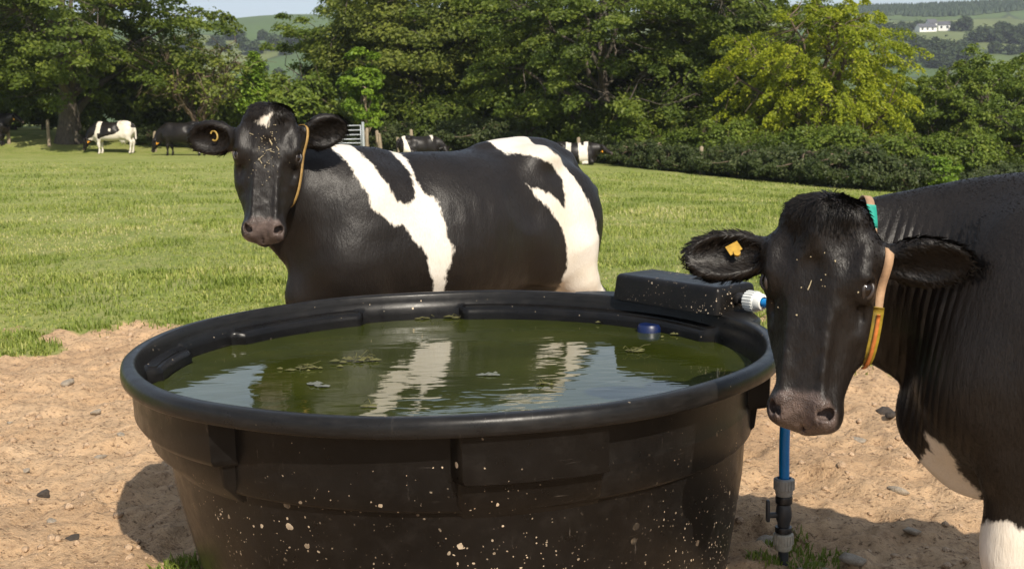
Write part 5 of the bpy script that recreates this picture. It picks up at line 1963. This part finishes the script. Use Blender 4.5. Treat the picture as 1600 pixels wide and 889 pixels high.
stud(cowA, hpA, EARS_A[0], .30, (.050, .006))
stud(cowB, hpB, EARS_B[0], .14, (.035, .012))


# bits of straw and dried splash on the faces
def specks(root, V, Q, ho, HR, n, seed, s0, s1, lw, big, name='straw_flecks'):
    r = np.random.default_rng(seed)
    N = face_normals(V, Q); C = V[Q].mean(1)
    s, l, d = head_local(C, ho, HR)
    nd = N @ np.array(HR)[:, 2]
    w = (s > s0) & (s < s1) & (np.abs(l) < .14) & (d > -.12) & (nd > .25)
    p = w * np.exp(-(l / lw) ** 2) * np.exp(-((s - .17) / .10) ** 2)
    if p.sum() == 0: return
    pick = r.choice(len(Q), n, p=p / p.sum())
    mb = MB()
    for i, q in enumerate(pick):
        nn = Vector(N[q]); c = Vector(C[q]) + nn * .006
        t = nn.orthogonal().normalized()
        t = Matrix.Rotation(r.uniform(0, 6.28), 3, nn) @ t
        L = r.uniform(.007, .014) if i < big else r.uniform(.0010, .0026)
        wd = .0016 if i < big else L * .8
        b = nn.cross(t)
        mb.add([c - t * L - b * wd, c + t * L - b * wd * .6, c + t * L + b * wd * .6, c - t * L + b * wd, c + nn * .0015],
               [[0, 1, 4], [1, 2, 4], [2, 3, 4], [3, 0, 4]])
    o = mb.build(name, M_STRAW_P, root)
    o['kind'] = 'stuff'


M_STRAW_P = simple('straw_pale', (.40, .33, .20), .7, .3, 80)
specks(cowB, VB, QB, B_HO, B_HR, 75, 5, .06, .36, .045, 9)
specks(cowA, VA, QA, A_HO, A_HR, 14, 6, .10, .36, .08, 1)

# stones and clods on the bare soil
def lump_mesh(seed, sub=2, rough=.25, flat=.6):
    r = np.random.default_rng(seed)
    bm = bmesh.new(); bmesh.ops.create_icosphere(bm, subdivisions=sub, radius=1)
    V = np.array([v.co[:] for v in bm.verts]); F = np.array([[v.index for v in f.verts] for f in bm.faces]); bm.free()
    k = 1 + rough * fbm(V[:, 0] * 1.7 + seed * 3, V[:, 1] * 1.7, V[:, 2] * 1.7, 3, seed)
    V = V * k[:, None] * np.array([1, .75 + .2 * r.random(), flat])
    return V, F


def stone_mat(name, a, b):
    t = NT(name); co = t.coord('Object')
    c = t.ramp(t.noise(co, 2.0, 6, .65), [(.3, a), (.7, b)])
    return t.done(t.pbsdf(c, .85, Normal=t.bump(t.noise(co, 6, 6, .7), .6, .2)))


M_STONE = stone_mat('stone_pale', (.30, .24, .17), (.50, .42, .33))
M_STONED = stone_mat('stone_dark', (.045, .034, .026), (.10, .075, .055))
M_CLOD = stone_mat('soil_clod', (.34, .225, .135), (.52, .37, .24))
sm = [lump_mesh(s, 2, .3, .5) for s in (1, 2, 3)]
first = {}
def ground_pt(px, py):
    d = Vector(at(px, py, 4)) - Vector((0, 0, CAM_H)); k = -CAM_H / d.z
    return d.x * k, d.y * k
ST = [(68, 772, .030, 'd', 'dark thumb shaped clod standing on the bare soil at the left'), (155, 713, .035, 'p', 'pale flat stone left of the trough'), (365 - 260, 600, .05, 'p', 'flat pale stone at the edge of the grass on the left'),
      (20, 660, .03, 'p', 'small pale stone at the left edge of the soil'), (112, 840, .028, 'd', 'dark stone low on the left soil'), (82, 816, .026, 'p', 'pale pebble low on the left soil'), (240 - 90, 645, .032, 'p', 'pale pebble midway between the grass and the trough'),
      (1250, 878, .030, 'p', 'whitish pebble by the tuft of grass at the foot of the pipe'), (1195, 838, .04, 'p', 'greyish stone beside the bottom of the pipe'), (1332, 878, .045, 'p', 'flat grey stone in the shade of the right hand cow'),
      (1340, 688, .035, 'p', 'pale stone on the sunlit soil beyond the muzzle'), (1402, 768, .04, 'p', 'pale flat stone on the sunlit soil under the neck'), (1425, 834, .032, 'p', 'pale stone at the shadow edge under the cow'), (1290, 885, .03, 'p', 'grey stone at the bottom edge right of the pipe'),
      (1385, 640, .05, 'd', 'dark clod beyond the throat of the right hand cow'), (1395, 655, .04, 'd', 'dark clump of soil under the throat of the right hand cow'), (40, 735, .022, 'p', 'tiny pale stone at left'), (190, 690, .022, 'p', 'tiny pale stone near the rim at left')]
for i, (px, py, sz, kd, lb) in enumerate(ST):
    x, y = ground_pt(px, py)
    mat = M_STONED if kd == 'd' else M_STONE
    key = (i % 3, kd)
    if key not in first:
        V, F = sm[i % 3]
        o = mesh_np('stone', V, F, mat, None, True); first[key] = o
    else:
        o = first[key].copy(); COL.objects.link(o)
    o.scale = (sz, sz, sz * (1.3 if i == 0 else .75)); o.location = (x, y, float(hz(x, y)) + sz * .12); o.rotation_euler = (r4.uniform(-.3, .3), r4.uniform(-.3, .3), r4.uniform(0, 6))
    tagit(o, lb, 'stone', 'stones on the bare soil')


def clods():
    r = np.random.default_rng(31)
    n = 9000
    X = r.uniform(-3.6, 3.6, n); Y = r.uniform(1.9, 8.2, n)
    g = grass_amount(X, Y)
    k = (r.random(n) > g * 1.2) & (np.hypot(X - TC[0], Y - TC[1]) > .83)
    X, Y = X[k], Y[k]; n = len(X)
    base, F = lump_mesh(9, 1, .22, .7)
    sz = .0035 + .018 * r.random(n) ** 6
    a = r.uniform(0, 6.28, n)
    c, s = np.cos(a), np.sin(a)
    B = base[None] * (1 + .13 * r.normal(0, 1, (n, len(base), 1)))
    V = np.stack([B[..., 0] * c[:, None] - B[..., 1] * s[:, None], B[..., 0] * s[:, None] + B[..., 1] * c[:, None], B[..., 2]], -1) * sz[:, None, None]
    V += np.stack([X, Y, hz(X, Y) + sz * .15], 1)[:, None, :]
    m = len(base)
    T = (F[None] + (np.arange(n) * m)[:, None, None]).reshape(-1, 3)
    o = mesh_np('soil_clods', V.reshape(-1, 3), T, M_CLOD, None, True)
    tagit(o, 'crumbs and clods of dry brown soil scattered on the bare ground', 'soil', None, 'stuff')


clods()
# ------------------------------------------------------------------ the air between here and the far hill
mb = MB()
mb.box((100, 960, 30), (2060, 2030, 130))
th = NT('haze_air')
pv = th.n('ShaderNodeVolumePrincipled', {'Color': (.86, .91, 1.0, 1), 'Density': .00026, 'Anisotropy': .2})
th.t.links.new(pv.outputs[0], th.out.inputs['Volume'])
hz_o = mb.build('haze', th.m)
tagit(hz_o, 'thin blue summer haze over the valley', kind='stuff')
